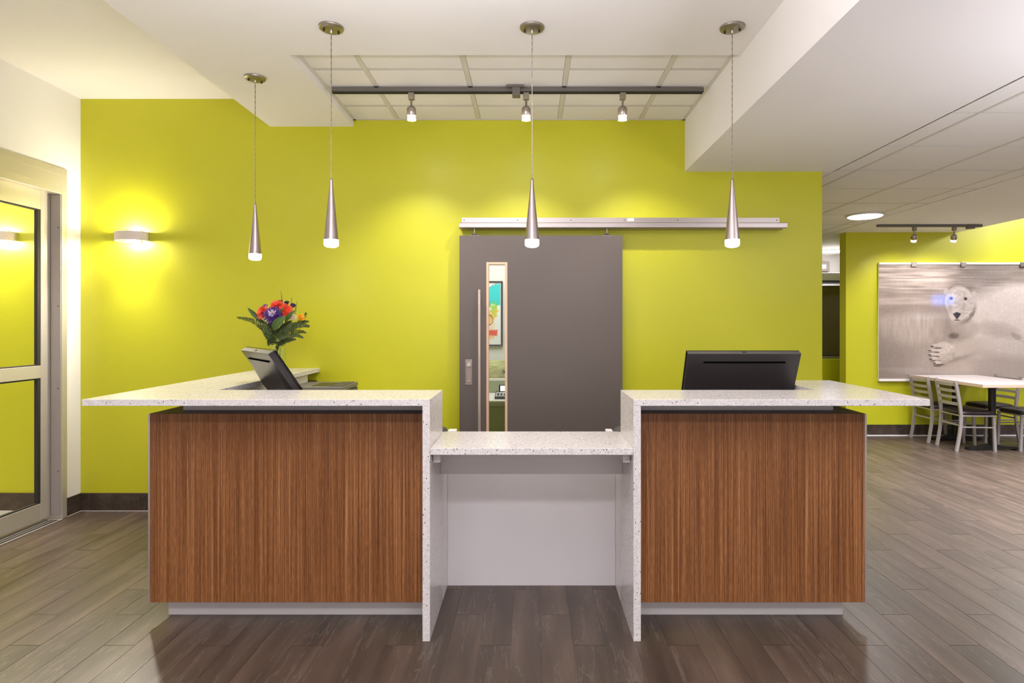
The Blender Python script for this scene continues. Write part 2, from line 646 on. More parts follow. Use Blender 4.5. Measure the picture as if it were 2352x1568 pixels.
rest = MB()
n_pl = 0
for j in range(-26, 60):
    x0, x1 = OFF + j * PITCH + 0.0010, OFF + (j + 1) * PITCH - 0.0010
    if x1 < XL + 0.02: continue
    x0 = max(x0, XL + 0.001)
    if x0 > 8.2: break
    y = 2.8756 - STEP * (j % 3) - 8 * 3 * STEP
    while y < 7.45:
        y0, y1 = max(y + 0.0013, -3.49), y + 3 * STEP - 0.0013
        y += 3 * STEP
        if y1 < -3.4: continue
        lim = YB if x0 < 2.22 else (YD if x0 > 4.0 else 9.9)
        y1 = min(y1, lim - 0.001)
        if y1 - y0 < 0.01: continue
        zz = random.uniform(-0.0003, 0.0003)
        vis = any(seen(x0 + (x1 - x0) * u, y0 + (y1 - y0) * w) for u in (0, 0.5, 1) for w in (0, 0.25, 0.5, 0.75, 1)) and n_pl < 298
        if vis:
            MB().box(x0, x1, y0, y1, -0.008, zz).build('plank', M['plank'], fl)
            n_pl += 1
        else:
            rest.box(x0, x1, y0, y1, -0.008, zz)
o = rest.build('plank_field', M['plank'], fl)
o['kind'] = 'stuff'
struct('floor_vestibule', MB().box(-6.85, XL - T, 1.3, YB, -0.004, 0.0), M['vest_floor'])


def baseboard(name, x0, x1, y0, y1, cuts, along='x', h=0.136):
    root = struct(name, MB().box(x0, x1, y0, y1, 0.0005, 0.004), M['caulk'])
    pts = [x0 if along == 'x' else y0] + cuts + [x1 if along == 'x' else y1]
    for a, b in zip(pts[:-1], pts[1:]):
        m = MB()
        if along == 'x': m.box(a + 0.001, b - 0.001, y0 + 0.001, y1, 0.003, h, 0.0012, 1)
        else: m.box(x0, x1 - 0.001, a + 0.001, b - 0.001, 0.003, h, 0.0012, 1)
        m.build('board', M['base_tile'], root)
    return root


baseboard('baseboard_back', XL + 0.012, -0.62, YB - 0.012, YB, [-3.335, -2.42, -1.5], 'x')
baseboard('baseboard_back_right', 0.75, 2.22, YB - 0.012, YB, [1.4], 'x')
baseboard('baseboard_left', XL, XL + 0.012, 4.335, YB, [], 'y')
baseboard('baseboard_vestibule', -6.85, XL - T, YB - 0.012, YB, [-5.9, -5.0, -4.1], 'x')
bd = baseboard('baseboard_dining', 4.004, 9.0, YD - 0.012, YD, [4.94, 5.86, 6.78, 7.7], 'x', 0.14)
MB().box(4.004, 9.0, YD - 0.028, YD - 0.012, 0.0002, 0.012).build('caulk_line', M['caulk'], bd)

# ------------------------------------------------------------------ entrance sliding door (left wall)
d1 = struct('door_1', MB().box(XL - 0.18, XL + 0.012, 4.277, 4.325, 0, 2.552, 0.003), M['alu_dull'], label='aluminium framed glass sliding entrance door')
h = MB()
h.box(XL - 0.18, XL + 0.012, OY0, 4.277, 2.362, 2.552, 0.002)
h.build('header', M['alu_dull'], d1)
h = MB()
for z in (2.372, 2.382, 2.392, 2.402, 2.412, 2.500, 2.510, 2.520, 2.530, 2.540):
    h.box(XL + 0.010, XL + 0.0145, OY0, 4.276, z, z + 0.004)
h.build('header_ribs', M['alu_dull'], d1)
MB().box(XL - 0.003, XL + 0.004, 4.325, 4.334, 0, 2.552).build('edge_shade', M['alu_dark'], d1)  # darker strip stands in for the shadow between jamb and wall
MB().box(XL - 0.064, XL + 0.006, 4.270, 4.278, 0.03, 2.362).build('jamb_channel', M['alu_dark'], d1)
for z in (0.35, 0.95, 1.55, 2.12): MB().lathe([(0.004, 0), (0.003, -0.003)], (XL - 0.01, 4.270, z), 8, 'y').build('screw', M['gasket'], d1)
LX0, LX1 = XL - 0.105, XL - 0.067
lf = MB()
lf.box(LX0, LX1, 4.188, 4.272, 0.022, 2.375, 0.002)
lf.box(LX0, LX1, 3.03, 3.115, 0.022, 2.375, 0.002)
lf.box(LX0, LX1, 3.115, 4.188, 0.022, 0.142, 0.002)
lf.box(LX0, LX1, 3.115, 4.188, 1.034, 1.124, 0.002)
lf.box(LX0, LX1, 3.115, 4.188, 2.235, 2.375, 0.002)
leaf = lf.build('sliding_leaf', M['alu_dull'], d1)
for z0, z1 in ((0.142, 1.034), (1.124, 2.235)):
    q = MB()
    xg0, xg1 = LX1 - 0.028, LX1 - 0.004
    w = 0.024
    q.box(xg0, xg1, 4.188 - w, 4.188, z0, z1)
    q.box(xg0, xg1, 3.115, 3.115 + w, z0, z1)
    q.box(xg0, xg1, 3.115 + w, 4.188 - w, z0, z0 + 0.008)
    q.box(xg0, xg1, 3.115 + w, 4.188 - w, z1 - 0.010, z1)
    q.build('gasket', M['gasket'], leaf)
    MB().box(LX1 - 0.020, LX1 - 0.014, 3.13, 4.174, z0 + 0.004, z1 - 0.004).build('glass_pane', M['pane'], leaf)
s_ = MB().box(XL - 0.10, XL + 0.028, OY0, 4.27, 0.0005, 0.006, 0.001, 1)
s_.build('floor_sill', M['alu_dark'], d1)
t_ = MB()
for x in (XL - 0.068, XL - 0.036, XL - 0.006): t_.box(x, x + 0.022, OY0, 4.24, 0.005, 0.0075)
t_.build('track_groove', M['gasket'], d1)
t_ = MB()
for x in (XL - 0.044, XL - 0.012): t_.box(x, x + 0.005, OY0, 4.24, 0.005, 0.0085)
t_.build('floor_track', M['alu_dull'], d1)

# ------------------------------------------------------------------ grey sliding barn door
DY = 4.372     # front face
dm = MB()
GX0, GX1, GZ0, GZ1 = -0.327, -0.170, 0.35, 1.878
dm.box(-0.527, GX0, DY, DY + 0.044, 0.012, 2.077)
dm.box(GX1, 0.686, DY, DY + 0.044, 0.012, 2.077)
dm.box(GX0, GX1, DY, DY + 0.044, GZ1, 2.077)
dm.box(GX0, GX1, DY, DY + 0.044, 0.012, GZ0)
d2 = struct('door_2', dm, M['door_grey'], label='grey flush sliding door with a narrow glass light')
fm = MB()
fw = 0.018
fm.box(GX0, GX0 + fw, DY - 0.008, DY + 0.046, GZ0, GZ1, 0.002)
fm.box(GX1 - fw, GX1, DY - 0.008, DY + 0.046, GZ0, GZ1, 0.002)
fm.box(GX0 + fw, GX1 - fw, DY - 0.008, DY + 0.046, GZ1 - fw, GZ1, 0.002)
fm.box(GX0 + fw, GX1 - fw, DY - 0.008, DY + 0.046, GZ0, GZ0 + fw, 0.002)
fr = fm.build('light_frame', M['pine'], d2, label='pale maple glazing frame')
MB().box(GX0 + fw, GX1 - fw, DY + 0.018, DY + 0.024, GZ0 + fw, GZ1 - fw).build('glass_pane', M['pane'], fr)
hx = -0.374
ph = MB().tube([(hx, DY - 0.06, 0.55), (hx, DY - 0.06, 1.672)], 0.0105, 16)
for z in (0.62, 1.60): ph.tube([(hx, DY - 0.06, z), (hx, DY, z)], 0.007, 10)
ph.build('pull_handle', M['handle'], d2, True)
lk = MB()
lk.box(-0.484, -0.432, DY - 0.004, DY + 0.002, 0.967, 1.156, 0.0015, 1)
lp = lk.build('lock_plate', M['plate'], d2, label='satin nickel flush pull')
r_ = MB()
r_.box(-0.480, -0.474, DY - 0.008, DY - 0.003, 0.990, 1.135, 0.001, 1)
r_.box(-0.442, -0.436, DY - 0.008, DY - 0.003, 0.990, 1.135, 0.001, 1)
r_.box(-0.474, -0.442, DY - 0.009, DY - 0.003, 0.988, 0.996, 0.001, 1)
r_.box(-0.474, -0.442, DY - 0.007, DY - 0.003, 1.130, 1.136, 0.001, 1)
r_.build('pull_rim', M['nickel'], lp)
r_ = MB().lathe([(0.0165, 0.0), (0.0165, -0.006), (0.012, -0.009), (0.012, -0.006), (0.009, -0.006), (0.009, -0.010)], (-0.458, DY - 0.003, 1.110), 24, 'y')
r_.build('lock_cylinder', M['alu'], lp, True)
MB().box(-0.4593, -0.4567, DY - 0.0145, DY - 0.0125, 1.103, 1.117).build('key_slot', M['gasket'], lp)
for x in (-0.417, 0.573):
    hg = MB()
    hg.box(x - 0.03, x + 0.03, DY + 0.008, DY + 0.036, 2.077, 2.081)
    hg.tube([(x, DY + 0.022, 2.08), (x, DY + 0.022, 2.135)], 0.005, 10)
    hg.lathe([(0.012, 0), (0.006, 0.012)], (x, DY + 0.022, 2.088), 12)
    hh = hg.build('hanger', M['alu'], d2, label='bright metal door hanger')
    MB().box(x - 0.022, x + 0.022, DY + 0.004, DY + 0.040, 2.0805, 2.0875).build('hanger_clip', M['black'], hh)

rl = thing('sliding_door_rail', 'long polished aluminium rail over the grey sliding door', 'rail', (0.685, YB, 2.129))
RP = MB()
RP.prism([(YB - 0.006, 2.172), (YB - 0.006, 2.226), (YB, 2.226), (YB, 2.13), (YB - 0.01, 2.13), (YB - 0.01, 2.172)], 'x', -0.520, 1.893)
RP.build('mounting_flange', M['rail'], rl)
RP = MB()
RP.prism([(YB - 0.118, 2.130), (YB - 0.122, 2.134), (YB - 0.122, 2.166), (YB - 0.118, 2.170), (YB - 0.012, 2.178), (YB - 0.012, 2.130), (YB - 0.07, 2.130), (YB - 0.07, 2.14), (YB - 0.09, 2.14), (YB - 0.09, 2.130)], 'x', -0.527, 1.902)
RP.build('roller_channel', M['rail'], rl)
gr_ = MB()
for z in (2.139, 2.160): gr_.box(-0.526, 1.901, YB - 0.1226, YB - 0.1215, z, z + 0.0012)
gr_.build('channel_groove', M['alu_dark'], rl)
for x in (-0.503, -0.097, 0.308, 0.714, 1.12, 1.52, 1.872):
    MB().lathe([(0.004, 0), (0.0035, -0.0035)], (x, YB - 0.006, 2.207), 10, 'y').build('screw', M['gasket'], rl)
MB().box(0.737, 0.787, YB - 0.0072, YB - 0.006, 2.200, 2.221).build('sticker', M['paper'], rl, label='small blank white sticker')

# ------------------------------------------------------------------ office seen through the door light
ot = MB().box(-0.75, 0.55, 5.33, 5.96, 0.705, 0.722, 0.002)
od = thing('office_desk', 'pale sage office desk seen through the glass of the sliding door', 'desk', (-0.1, 5.65, 0))
ot.build('desktop', M['lam_white'], od)
MB().box(-0.75, 0.55, 5.36, 5.38, 0.0, 0.704).build('front_panel', M['sage'], od)
MB().box(-0.75, 0.55, 5.345, 5.36, 0.672, 0.704).build('edge_rail', M['sage_light'], od)
MB().box(-0.75, 0.55, 5.96, 5.99, 0.0, 0.845).build('back_panel', M['sage_light'], od)
MB().box(-0.78, 0.58, 5.92, 6.10, 0.846, 0.864, 0.002).build('upper_shelf', M['lam_white'], od)
ph_ = thing('desk_phone', 'black office phone on the desk behind the door glass', 'telephone', (-0.235, 5.52, 0.722))
MB().prism([(5.43, 0.7225), (5.43, 0.740), (5.63, 0.775), (5.63, 0.7225)], 'x', -0.330, -0.14).build('phone_body', M['black'], ph_)
MB().prism([(5.445, 0.7455), (5.445, 0.7475), (5.58, 0.7715), (5.58, 0.7695)], 'x', -0.322, -0.15).build('keypad_plate', mat('phone_silver', (0.42, 0.42, 0.42), 0.4), ph_)
k_ = MB()
for i in range(5):
    for j in range(3):
        yy = 5.462 + j * 0.032
        zz = 0.7475 + (yy - 5.445) * 0.178
        k_.box(-0.310 + i * 0.03, -0.310 + i * 0.03 + 0.02, yy, yy + 0.02, zz, zz + 0.005)
k_.build('keys', M['black'], ph_)
dd = MB().prism([(5.60, 0.765), (5.615, 0.835), (5.635, 0.835), (5.632, 0.765)], 'x', -0.300, -0.14)
dh = dd.build('display_hood', M['black'], ph_)
MB().prism([(5.6005, 0.779), (5.611, 0.828), (5.609, 0.828), (5.5985, 0.779)], 'x', -0.286, -0.15).build('display', M['lcd'], dh)
M['moss'] = mat('woven_yellow_green', (0.50, 0.50, 0.18), 0.7)
nn = N(M['moss'])
fz = nn.noise(nn.coords((9, 9, 60)), 1.0, 3)
nn.ln(nn.ramp(fz, [(0.35, (0.34, 0.36, 0.10)), (0.65, (0.66, 0.64, 0.30))]), nn.p.inputs['Base Color'])
cu = MB()
rows = []
for i in range(9):
    t = i / 8
    rows.append([(-0.62 + 0.9 * s_ / 20, 6.02 - 0.03 * math.sin(PI * t) + 0.004 * math.sin(s_ * 1.9 + i * 2.2), 0.865 + 0.172 * t - 0.012 * (t == 1) * math.cos(s_ * 0.5)) for s_ in range(21)])
cu.strip(rows)
cu.box(-0.62, 0.28, 6.021, 6.045, 0.864, 1.03)
tag(cu.build('textured_panel', M['moss'], None, True), 'low yellow-green textured panel on the office shelf', 'panel')
pp = thing('small_plant', 'small dark green plant on the office shelf behind the door glass', 'plant', (-0.255, 5.96, 0.864))
MB().lathe([(0.020, 0), (0.026, 0.05), (0.023, 0.05), (0.02, 0.04)], (-0.235, 5.95, 0.864), 16).build('pot', M['paper'], pp, True)
lv = MB()
random.seed(3)
for k in range(16):
    a = random.uniform(0, 2 * PI)
    L = random.uniform(0.05, 0.085)
    c = Vector((-0.235, 5.95, 0.915))
    d = Vector((math.cos(a), math.sin(a) * 0.5, random.uniform(0.2, 1.1))).normalized()
    sd = d.cross(Vector((0, 1, 0.3))).normalized() * 0.007
    lv.strip([[c - sd * 0.2, c + sd * 0.2], [c + d * L * 0.5 - sd, c + d * L * 0.5 + sd], [c + d * L + Vector((0, 0, -0.02)) - sd * 0.05, c + d * L + Vector((0, 0, -0.02)) + sd * 0.05]])
M['leaf_dark'] = mat('dark_leaf', (0.018, 0.06, 0.014), 0.45)
lv.build('leaves', M['leaf_dark'], pp)


def color_grid(name, x0, x1, z0, z1, y, nx, nz, fn, mname, rough, parent, coat=0.0):
    """flat print: a grid whose point colours come from fn(u, v) (sRGB 0..255)"""
    xs_ = np.linspace(x0, x1, nx)
    zs_ = np.linspace(z0, z1, nz)
    X, Z = np.meshgrid(xs_, zs_)
    rgb = np.clip(fn(X, Z), 0, 255) / 255.0
    lin = np.where(rgb <= 0.04045, rgb / 12.92, ((rgb + 0.055) / 1.055) ** 2.4)
    off = root_loc(parent)
    co = np.stack([X - off.x, np.full_like(X, y - off.y), Z - off.z], -1).reshape(-1, 3)
    idx = np.arange(nx * nz).reshape(nz, nx)
    f = np.stack([idx[:-1, :-1], idx[:-1, 1:], idx[1:, 1:], idx[1:, :-1]], -1).reshape(-1, 4)
    me = bpy.data.meshes.new(name)
    me.vertices.add(len(co))
    me.vertices.foreach_set('co', co.astype(np.float32).ravel())
    me.loops.add(f.size)
    me.loops.foreach_set('vertex_index', f.astype(np.int32).ravel())
    me.polygons.add(len(f))
    me.polygons.foreach_set('loop_start', np.arange(0, f.size, 4, dtype=np.int32))
    me.update(calc_edges=True)
    at = me.color_attributes.new('print', 'FLOAT_COLOR', 'POINT')
    at.data.foreach_set('color', np.concatenate([lin, np.ones(lin.shape[:2] + (1,))], -1).astype(np.float32).ravel())
    m = mat(mname, (0.5, 0.5, 0.5), rough)
    n = N(m)
    a = n.new('ShaderNodeAttribute')
    a.attribute_name = 'print'
    n.ln(a.outputs['Color'], n.p.inputs['Base Color'])
    n.p.inputs['Coat Weight'].default_value = coat
    n.p.inputs['Coat Roughness'].default_value = 0.06
    return link(name, me, m, parent)


def smooth_noise(shape, cells, seed):
    """value noise on an array, cells = (rows, cols)"""
    r = np.random.default_rng(seed)
    gd = r.random((cells[0] + 2, cells[1] + 2))
    yy = np.linspace(0, cells[0], shape[0], endpoint=False)
    xx = np.linspace(0, cells[1], shape[1], endpoint=False)
    yi, xi = yy.astype(int), xx.astype(int)
    fy, fx = (yy - yi)[:, None], (xx - xi)[None, :]
    fy, fx = fy * fy * (3 - 2 * fy), fx * fx * (3 - 2 * fx)
    a, b = gd[yi][:, xi], gd[yi][:, xi + 1]
    c, d = gd[yi + 1][:, xi], gd[yi + 1][:, xi + 1]
    return (a * (1 - fx) + b * fx) * (1 - fy) + (c * (1 - fx) + d * fx) * fy


def blend(img, m, c):
    m = np.clip(m, 0, 1)[..., None]
    return img * (1 - m) + np.array(c, float) * m


def soft(d, w):
    """1 inside (d<0), 0 outside, edge width w"""
    return np.clip(0.5 - d / w, 0, 1)


PX0, PX1, PZ0, PZ1 = -0.98, -0.306, 1.172, 1.892


def abstract(X, Z):
    # px/py: where the print sits in the picture plane, in hundredths of its height from its right top corner
    u = (PX1 - X) / (PZ1 - PZ0)
    v = (PZ1 - Z) / (PZ1 - PZ0)
    img = np.full(X.shape + (3,), 238.0)
    nz = smooth_noise(X.shape, (26, 22), 5) - 0.5
    nf = smooth_noise(X.shape, (60, 50), 6) - 0.5
    e = soft((((u - 0.06) / 0.17) ** 2 + ((v - 0.21) / 0.165) ** 2) - 1 + nf * 0.2, 0.06)
    ring = soft(abs(np.sqrt(((u - 0.06) / 0.175) ** 2 + ((v - 0.21) / 0.17) ** 2) - 1.03) - 0.015, 0.02)
    img = blend(img, ring * (u > 0.04) * (v < 0.26), (30, 30, 35))
    img = blend(img, e * (u > 0.035), (0, 208, 214))
    img = blend(img, soft(abs(u - 0.23) - 0.05 + nf * 0.03, 0.02) * soft(abs(v - 0.34) - 0.05 + nf * 0.02, 0.02), (20, 190, 215))
    img = blend(img, soft(np.hypot(u - 0.235, (v - 0.22) * 1.2) - 0.02 + nf * 0.02, 0.01), (25, 25, 30))
    img = blend(img, 0.85 * soft(abs(u - 0.15) - 0.05 + nz * 0.10, 0.04) * soft(abs(v - 0.45) - 0.10 + nf * 0.08, 0.05), (150, 205, 40))
    img = blend(img, 0.85 * soft(abs(u - 0.16) - 0.05 + nz * 0.12, 0.05) * soft(abs(v - 0.51) - 0.06 + nz * 0.08, 0.05), (245, 190, 40))
    c = np.hypot(u - 0.235, v - 0.60)
    img = blend(img, soft(c - 0.075, 0.01), (250, 178, 60))
    img = blend(img, soft(abs(c - 0.083) - 0.006, 0.006), (30, 28, 25))
    img = blend(img, 0.5 * soft(abs(u - 0.17) - 0.035 + nz * 0.10, 0.06) * soft(abs(v - 0.66) - 0.10, 0.06), (250, 205, 150))
    img = blend(img, soft(abs(u - 0.19) - 0.105 + nf * 0.02, 0.015) * soft(abs(v - 0.80) - 0.045 + nf * 0.03, 0.02), (238, 72, 30))
    img = blend(img, 0.7 * soft(abs(u - 0.20) - 0.09 + nf * 0.06, 0.03) * soft(abs(v - 0.865) - 0.02 + nf * 0.05, 0.03), (250, 160, 60))
    return img


pc = thing('framed_print', 'colourful abstract print in a thin black frame on the office wall', 'picture', (-0.64, 6.55, 1.172))
f_ = MB()
f_.box(PX0, PX1, 6.52, 6.549, PZ0, PZ0 + 0.016)
f_.box(PX0, PX1, 6.52, 6.549, PZ1 - 0.016, PZ1)
f_.box(PX0, PX0 + 0.016, 6.52, 6.549, PZ0 + 0.016, PZ1 - 0.016)
f_.box(PX1 - 0.020, PX1, 6.52, 6.549, PZ0 + 0.016, PZ1 - 0.016)
f_.build('frame', M['black'], pc)
MB().box(PX0 + 0.01, PX1 - 0.012, 6.53, 6.548, PZ0 + 0.01, PZ1 - 0.01).build('backing_board', M['paper'], pc)
color_grid('print', PX0 + 0.016, PX1 - 0.020, PZ0 + 0.016, PZ1 - 0.016, 6.529, 150, 170, abstract, 'abstract_print', 0.5, pc)

# ------------------------------------------------------------------ reception desk
ZTOP, ZBOT = 1.084, 1.0545      # quartz counter
YF, YW = 2.632, 3.008           # front edge, back of the front slab
PF = 2.80                       # face of the wood panels


def desk(label, xa, xb, sgn, ret_in, ret_out, yend):
    """xa: end at the waterfall, xb: outer end; sgn -1 left desk, +1 right desk"""
    x0, x1 = min(xa, xb), max(xa, xb)
    root = thing('reception_desk', label, 'desk', ((x0 + x1) / 2, 2.9, 0))
    MB().box(x0, x1, PF, PF + 0.02, 0.0955, 0.994, 0.0008, 1).build('front_panel', M['wood'], root)
    xe = xb + sgn * 0.004
    MB().box(min(xb, xb + sgn * 0.009), max(xb, xb + sgn * 0.009), PF, PF + 0.03, 0.0955, 0.993).build('edge_strip', M['alu'], root)
    c = MB()
    c.box(x0, x1, PF + 0.001, 3.20, 0.986, 0.995)
    xo = sorted((xb, xb - sgn * 0.20))
    c.box(xo[0], xo[1], 3.20, yend, 0.986, 0.995)
    c.build('cap', M['wood_dark'], root)
    xs = sorted((xb, xb - sgn * 0.02))
    MB().box(xs[0], xs[1], PF + 0.02, yend, 0.0955, 0.986).build('side_panel', M['wood'], root)
    k = MB()
    xk = xb - sgn * (0.065 if sgn > 0 else 0.042)
    k.box(min(xk, xa), max(xk, xa), 2.876, 2.89, 0.0, 0.098)
    kk = sorted((xk, xk - sgn * 0.014))
    k.box(kk[0], kk[1], 2.89, yend - 0.03, 0.0, 0.098)
    k.build('toe_kick', M['grey_white'], root)
    xr = xb - sgn * 0.094
    r = MB()
    r.box(min(xr, xa), max(xr, xa), 2.91, 2.94, 0.994, ZBOT)
    rr = sorted((xr, xr - sgn * 0.03))
    r.box(rr[0], rr[1], 2.94, yend - 0.06, 0.994, ZBOT)
    r.build('riser', M['grey_white'], root)
    # staff side
    wx = sorted((ret_in, xa))
    if sgn < 0:
        MB().box(ret_in, xa, 3.03, 3.62, 0.715, 0.74, 0.002).build('worktop', M['lam_white'], root)
        MB().box(ret_in, -0.95, 3.622, 4.40, 0.715, 0.74, 0.002).build('worktop', M['lam_white'], root)
        MB().box(ret_in - 0.02, ret_in - 0.001, 3.03, 4.28, 0.05, ZBOT).build('inner_panel', M['grey_white'], root)
        MB().box(ret_in, -0.97, 4.38, 4.40, 0.0, 0.714).build('support_panel', M['grey_white'], root)
    else:
        MB().box(xa, ret_in, 3.03, 3.70, 0.715, 0.74, 0.002).build('worktop', M['lam_white'], root)
        MB().box(ret_in + 0.001, ret_in + 0.02, 3.03, yend, 0.05, ZBOT).build('inner_panel', M['grey_white'], root)
        MB().box(xa + 0.02, xa + 0.04, 3.23, 3.68, 0.0, 0.714).build('support_panel', M['grey_white'], root)
    e = sorted((xa, xa - sgn * 0.033))
    MB().box(e[0], e[1], YW + 0.001, 3.22, 0.0, 0.83).build('end_panel', M['lam_white'], root)
    return root


XLi, XRi = -0.4495, 0.462      # inner faces of the waterfalls
WT = 0.0335
desk('wood veneered reception desk left of the low ledge, under the L-shaped counter', XLi - WT, -1.812, -1, -1.62, -2.008, 4.44)
desk('wood veneered reception desk right of the low ledge, under the shorter counter', XRi + WT, 1.594, 1, 1.478, 1.791, 3.46)

ct = thing('counter_top', 'long L-shaped speckled quartz counter running back to the green wall', 'countertop', (-1.2, 2.9, 0))
MB().box(-2.008, XLi, YF, YW, ZBOT, ZTOP, 0.0012, 1).build('front_slab', M['quartz'], ct)
MB().box(-2.008, -1.60, YW + 0.0005, YB - 0.002, ZBOT, ZTOP, 0.0012, 1).build('return_slab', M['quartz'], ct)
MB().box(XLi - WT, XLi, YF, YW, 0.0, ZBOT - 0.0003, 0.0012, 1).build('waterfall_panel', M['quartz'], ct)
ct2 = thing('counter_top', 'shorter speckled quartz counter beneath the wide dark monitor', 'countertop', (1.1, 2.9, 0))
MB().box(XRi, 1.791, YF, YW, ZBOT, ZTOP, 0.0012, 1).build('front_slab', M['quartz'], ct2)
MB().box(1.462, 1.791, YW + 0.0005, 3.514, ZBOT, ZTOP, 0.0012, 1).build('return_slab', M['quartz'], ct2)
MB().box(XRi, XRi + WT, YF, YW, 0.0, ZBOT - 0.0003, 0.0012, 1).build('waterfall_panel', M['quartz'], ct2)

lg = thing('writing_ledge', 'low speckled quartz ledge between the two counters', 'countertop', (0, 2.85, 0))
MB().box(XLi + 0.0005, XRi - 0.0005, 2.637, 3.05, 0.834, 0.8635, 0.0012, 1).build('ledge_slab', M['quartz'], lg)
for x0, x1 in ((XLi + 0.003, XLi + 0.036), (XRi - 0.036, XRi - 0.003)):
    MB().box(x0, x1, 2.70, 2.935, 0.785, 0.8335, 0.001, 1).build('cleat', M['quartz'], lg)
MB().box(XLi + 0.001, XRi - 0.001, 2.94, 2.955, 0.671, 0.8335).build('apron', M['grey_white'], lg)
MB().box(XLi + 0.0005, XRi - 0.0005, 3.195, 3.215, 0.0, 0.832).build('knee_panel', M['lam_white'], lg)
MB().box(XLi + 0.0005, XRi - 0.0005, 3.216, 3.62, 0.715, 0.74).build('staff_worktop', M['lam_white'], lg)

# small things peeping over the back of the ledge
MB_ = MB().box(-0.458, -0.414, 3.26, 3.32, 0.741, 0.829, 0.002)
tag(MB_.build('card_box', M['paper']), 'white card box peeking over the ledge at its left end', 'box')
MB_ = MB().box(0.423, 0.458, 3.26, 3.32, 0.741, 0.829, 0.002)
tag(MB_.build('card_box', M['paper']), 'white card box peeking over the ledge at its right end', 'box')


def dome(x, y, label):  # unidentified dark rounded item, modelled as a small dome
    t = thing('dark_desk_item', label, 'desk item', (x, y, 0.741))
    MB().lathe([(0.040, 0.0), (0.042, 0.012), (0.042, 0.055), (0.038, 0.078), (0.026, 0.090), (0.012, 0.095), (0.0, 0.096)], (x, y, 0.741), 20).build('body', M['printer'], t, True)
    MB().lathe([(0.046, 0.0), (0.046, 0.008), (0.040, 0.010)], (x, y, 0.7405), 20).build('base', M['black'], t, True)


dome(-0.513, 3.36, 'dark rounded desk item against the left waterfall panel, behind the ledge')
dome(0.513, 3.36, 'dark rounded desk item against the right waterfall panel, behind the ledge')


M['slot'] = mat('black_slot', (0.002, 0.002, 0.002), 0.9, 0.0, Specular_IOR_Level=0.0)
# ------------------------------------------------------------------ all-in-one monitors
def monitor(label, loc, rz, w, tilt, h=0.40):
    """loc: middle of the top edge of the back, world; the back faces local -y"""
    zb = 0.741
    root = thing('monitor', label, 'monitor', (loc[0], loc[1], zb), rz)
    H = loc[2] - zb
    R = Matrix.Rotation(tilt, 3, 'X')     # leans the top towards -y

    # local frame: top back edge at origin, body hangs down -z, screen side +y
    def fin(m):
        for v in m.b.verts:
            # bottom leans away (+y): rotate about x axis at the top edge
            y, z = v.co.y, v.co.z
            v.co.y = y * math.cos(tilt) - z * math.sin(tilt)
            v.co.z = y * math.sin(tilt) + z * math.cos(tilt) + H
        return m
    b = MB()
    prof = [(0.0, 0.0), (0.0, -0.022), (-0.004, -0.10), (-0.012, -0.17), (-0.018, -0.23), (-0.014, -0.30), (0.002, -h), (0.030, -h), (0.030, 0.0)]
    rows = []
    nW = 16
    for i in range(nW + 1):
        t = i / nW
        x = -w / 2 + w * t
        k = 1 - 0.0 * t
        edge = min(t, 1 - t)
        q = min(1.0, edge / 0.05)
        q = q * (2 - q)
        rows.append([(x, (y if y > 0.001 else y * q), z) for y, z in prof])
    b.strip(rows)
    for r in (rows[0], rows[-1]):
        b.b.faces.new([b.b.verts.new(p) for p in r])
    bmesh.ops.remove_doubles(b.b, verts=b.b.verts, dist=1e-5)
    bmesh.ops.recalc_face_normals(b.b, faces=b.b.faces)
    fin(b).build('back_shell', M['monitor'], root, True, local=True)
    fin(MB().box(-w / 2 - 0.004, w / 2 + 0.004, 0.0302, 0.042, -h - 0.003, 0.002, 0.002)).build('screen', M['bezel'], root, local=True, label='black glass screen')
    fin(MB().box(-w / 2 + 0.085 * w / 0.6, w / 2 - 0.078 * w / 0.6, -0.0065, 0.004, -0.051, -0.044)).build('vent_slot', M['slot'], root, local=True)
    fin(MB().box(-w / 2 - 0.002, w / 2 + 0.002, 0.0, 0.0301, 0.0, 0.003, 0.001, 1)).build('top_trim', M['printer'], root, local=True)
    fin(MB().box(-0.012, 0.012, 0.010, 0.020, 0.003, 0.006, 0.001, 1)).build('camera_bump', M['black'], root, local=True)
    fin(MB().box(-w / 2 + 0.03, -w / 2 + 0.032, -0.0055, 0.002, -0.30, -0.17)).build('cover_seam', M['track_dark'], root, local=True)
    fin(MB().box(w / 2 - 0.0005, w / 2 + 0.001, 0.010, 0.018, -0.155, -0.115)).build('card_slot', M['track_dark'], root, local=True)
    st = MB()
    yb = h * math.sin(tilt)
    st.prism([(yb - 0.03, 0.0), (yb - 0.03, 0.012), (yb - 0.02, H - h * math.cos(tilt) + 0.03), (yb + 0.03, H - h * math.cos(tilt) + 0.03), (yb + 0.05, 0.012), (yb + 0.05, 0.0)], 'x', -0.07, 0.07)
    st.box(-0.14, 0.14, yb - 0.10, yb + 0.12, 0.0, 0.010, 0.003)
    st.build('stand', M['black'], root, local=True)
    return root


monitor('wide dark monitor seen from behind on the right counter', (1.150, 3.15, 1.259), 0.0, 0.604, math.radians(24), 0.42)
p1 = Vector((-1.687, 3.43))
p2 = Vector((-1.337, 3.00))
mid = (p1 + p2) / 2
monitor('tilted dark monitor seen from behind beside the flowers', (mid.x, mid.y, 1.265), math.atan2(p2.y - p1.y, p2.x - p1.x), (p2 - p1).length, math.radians(33), 0.42)

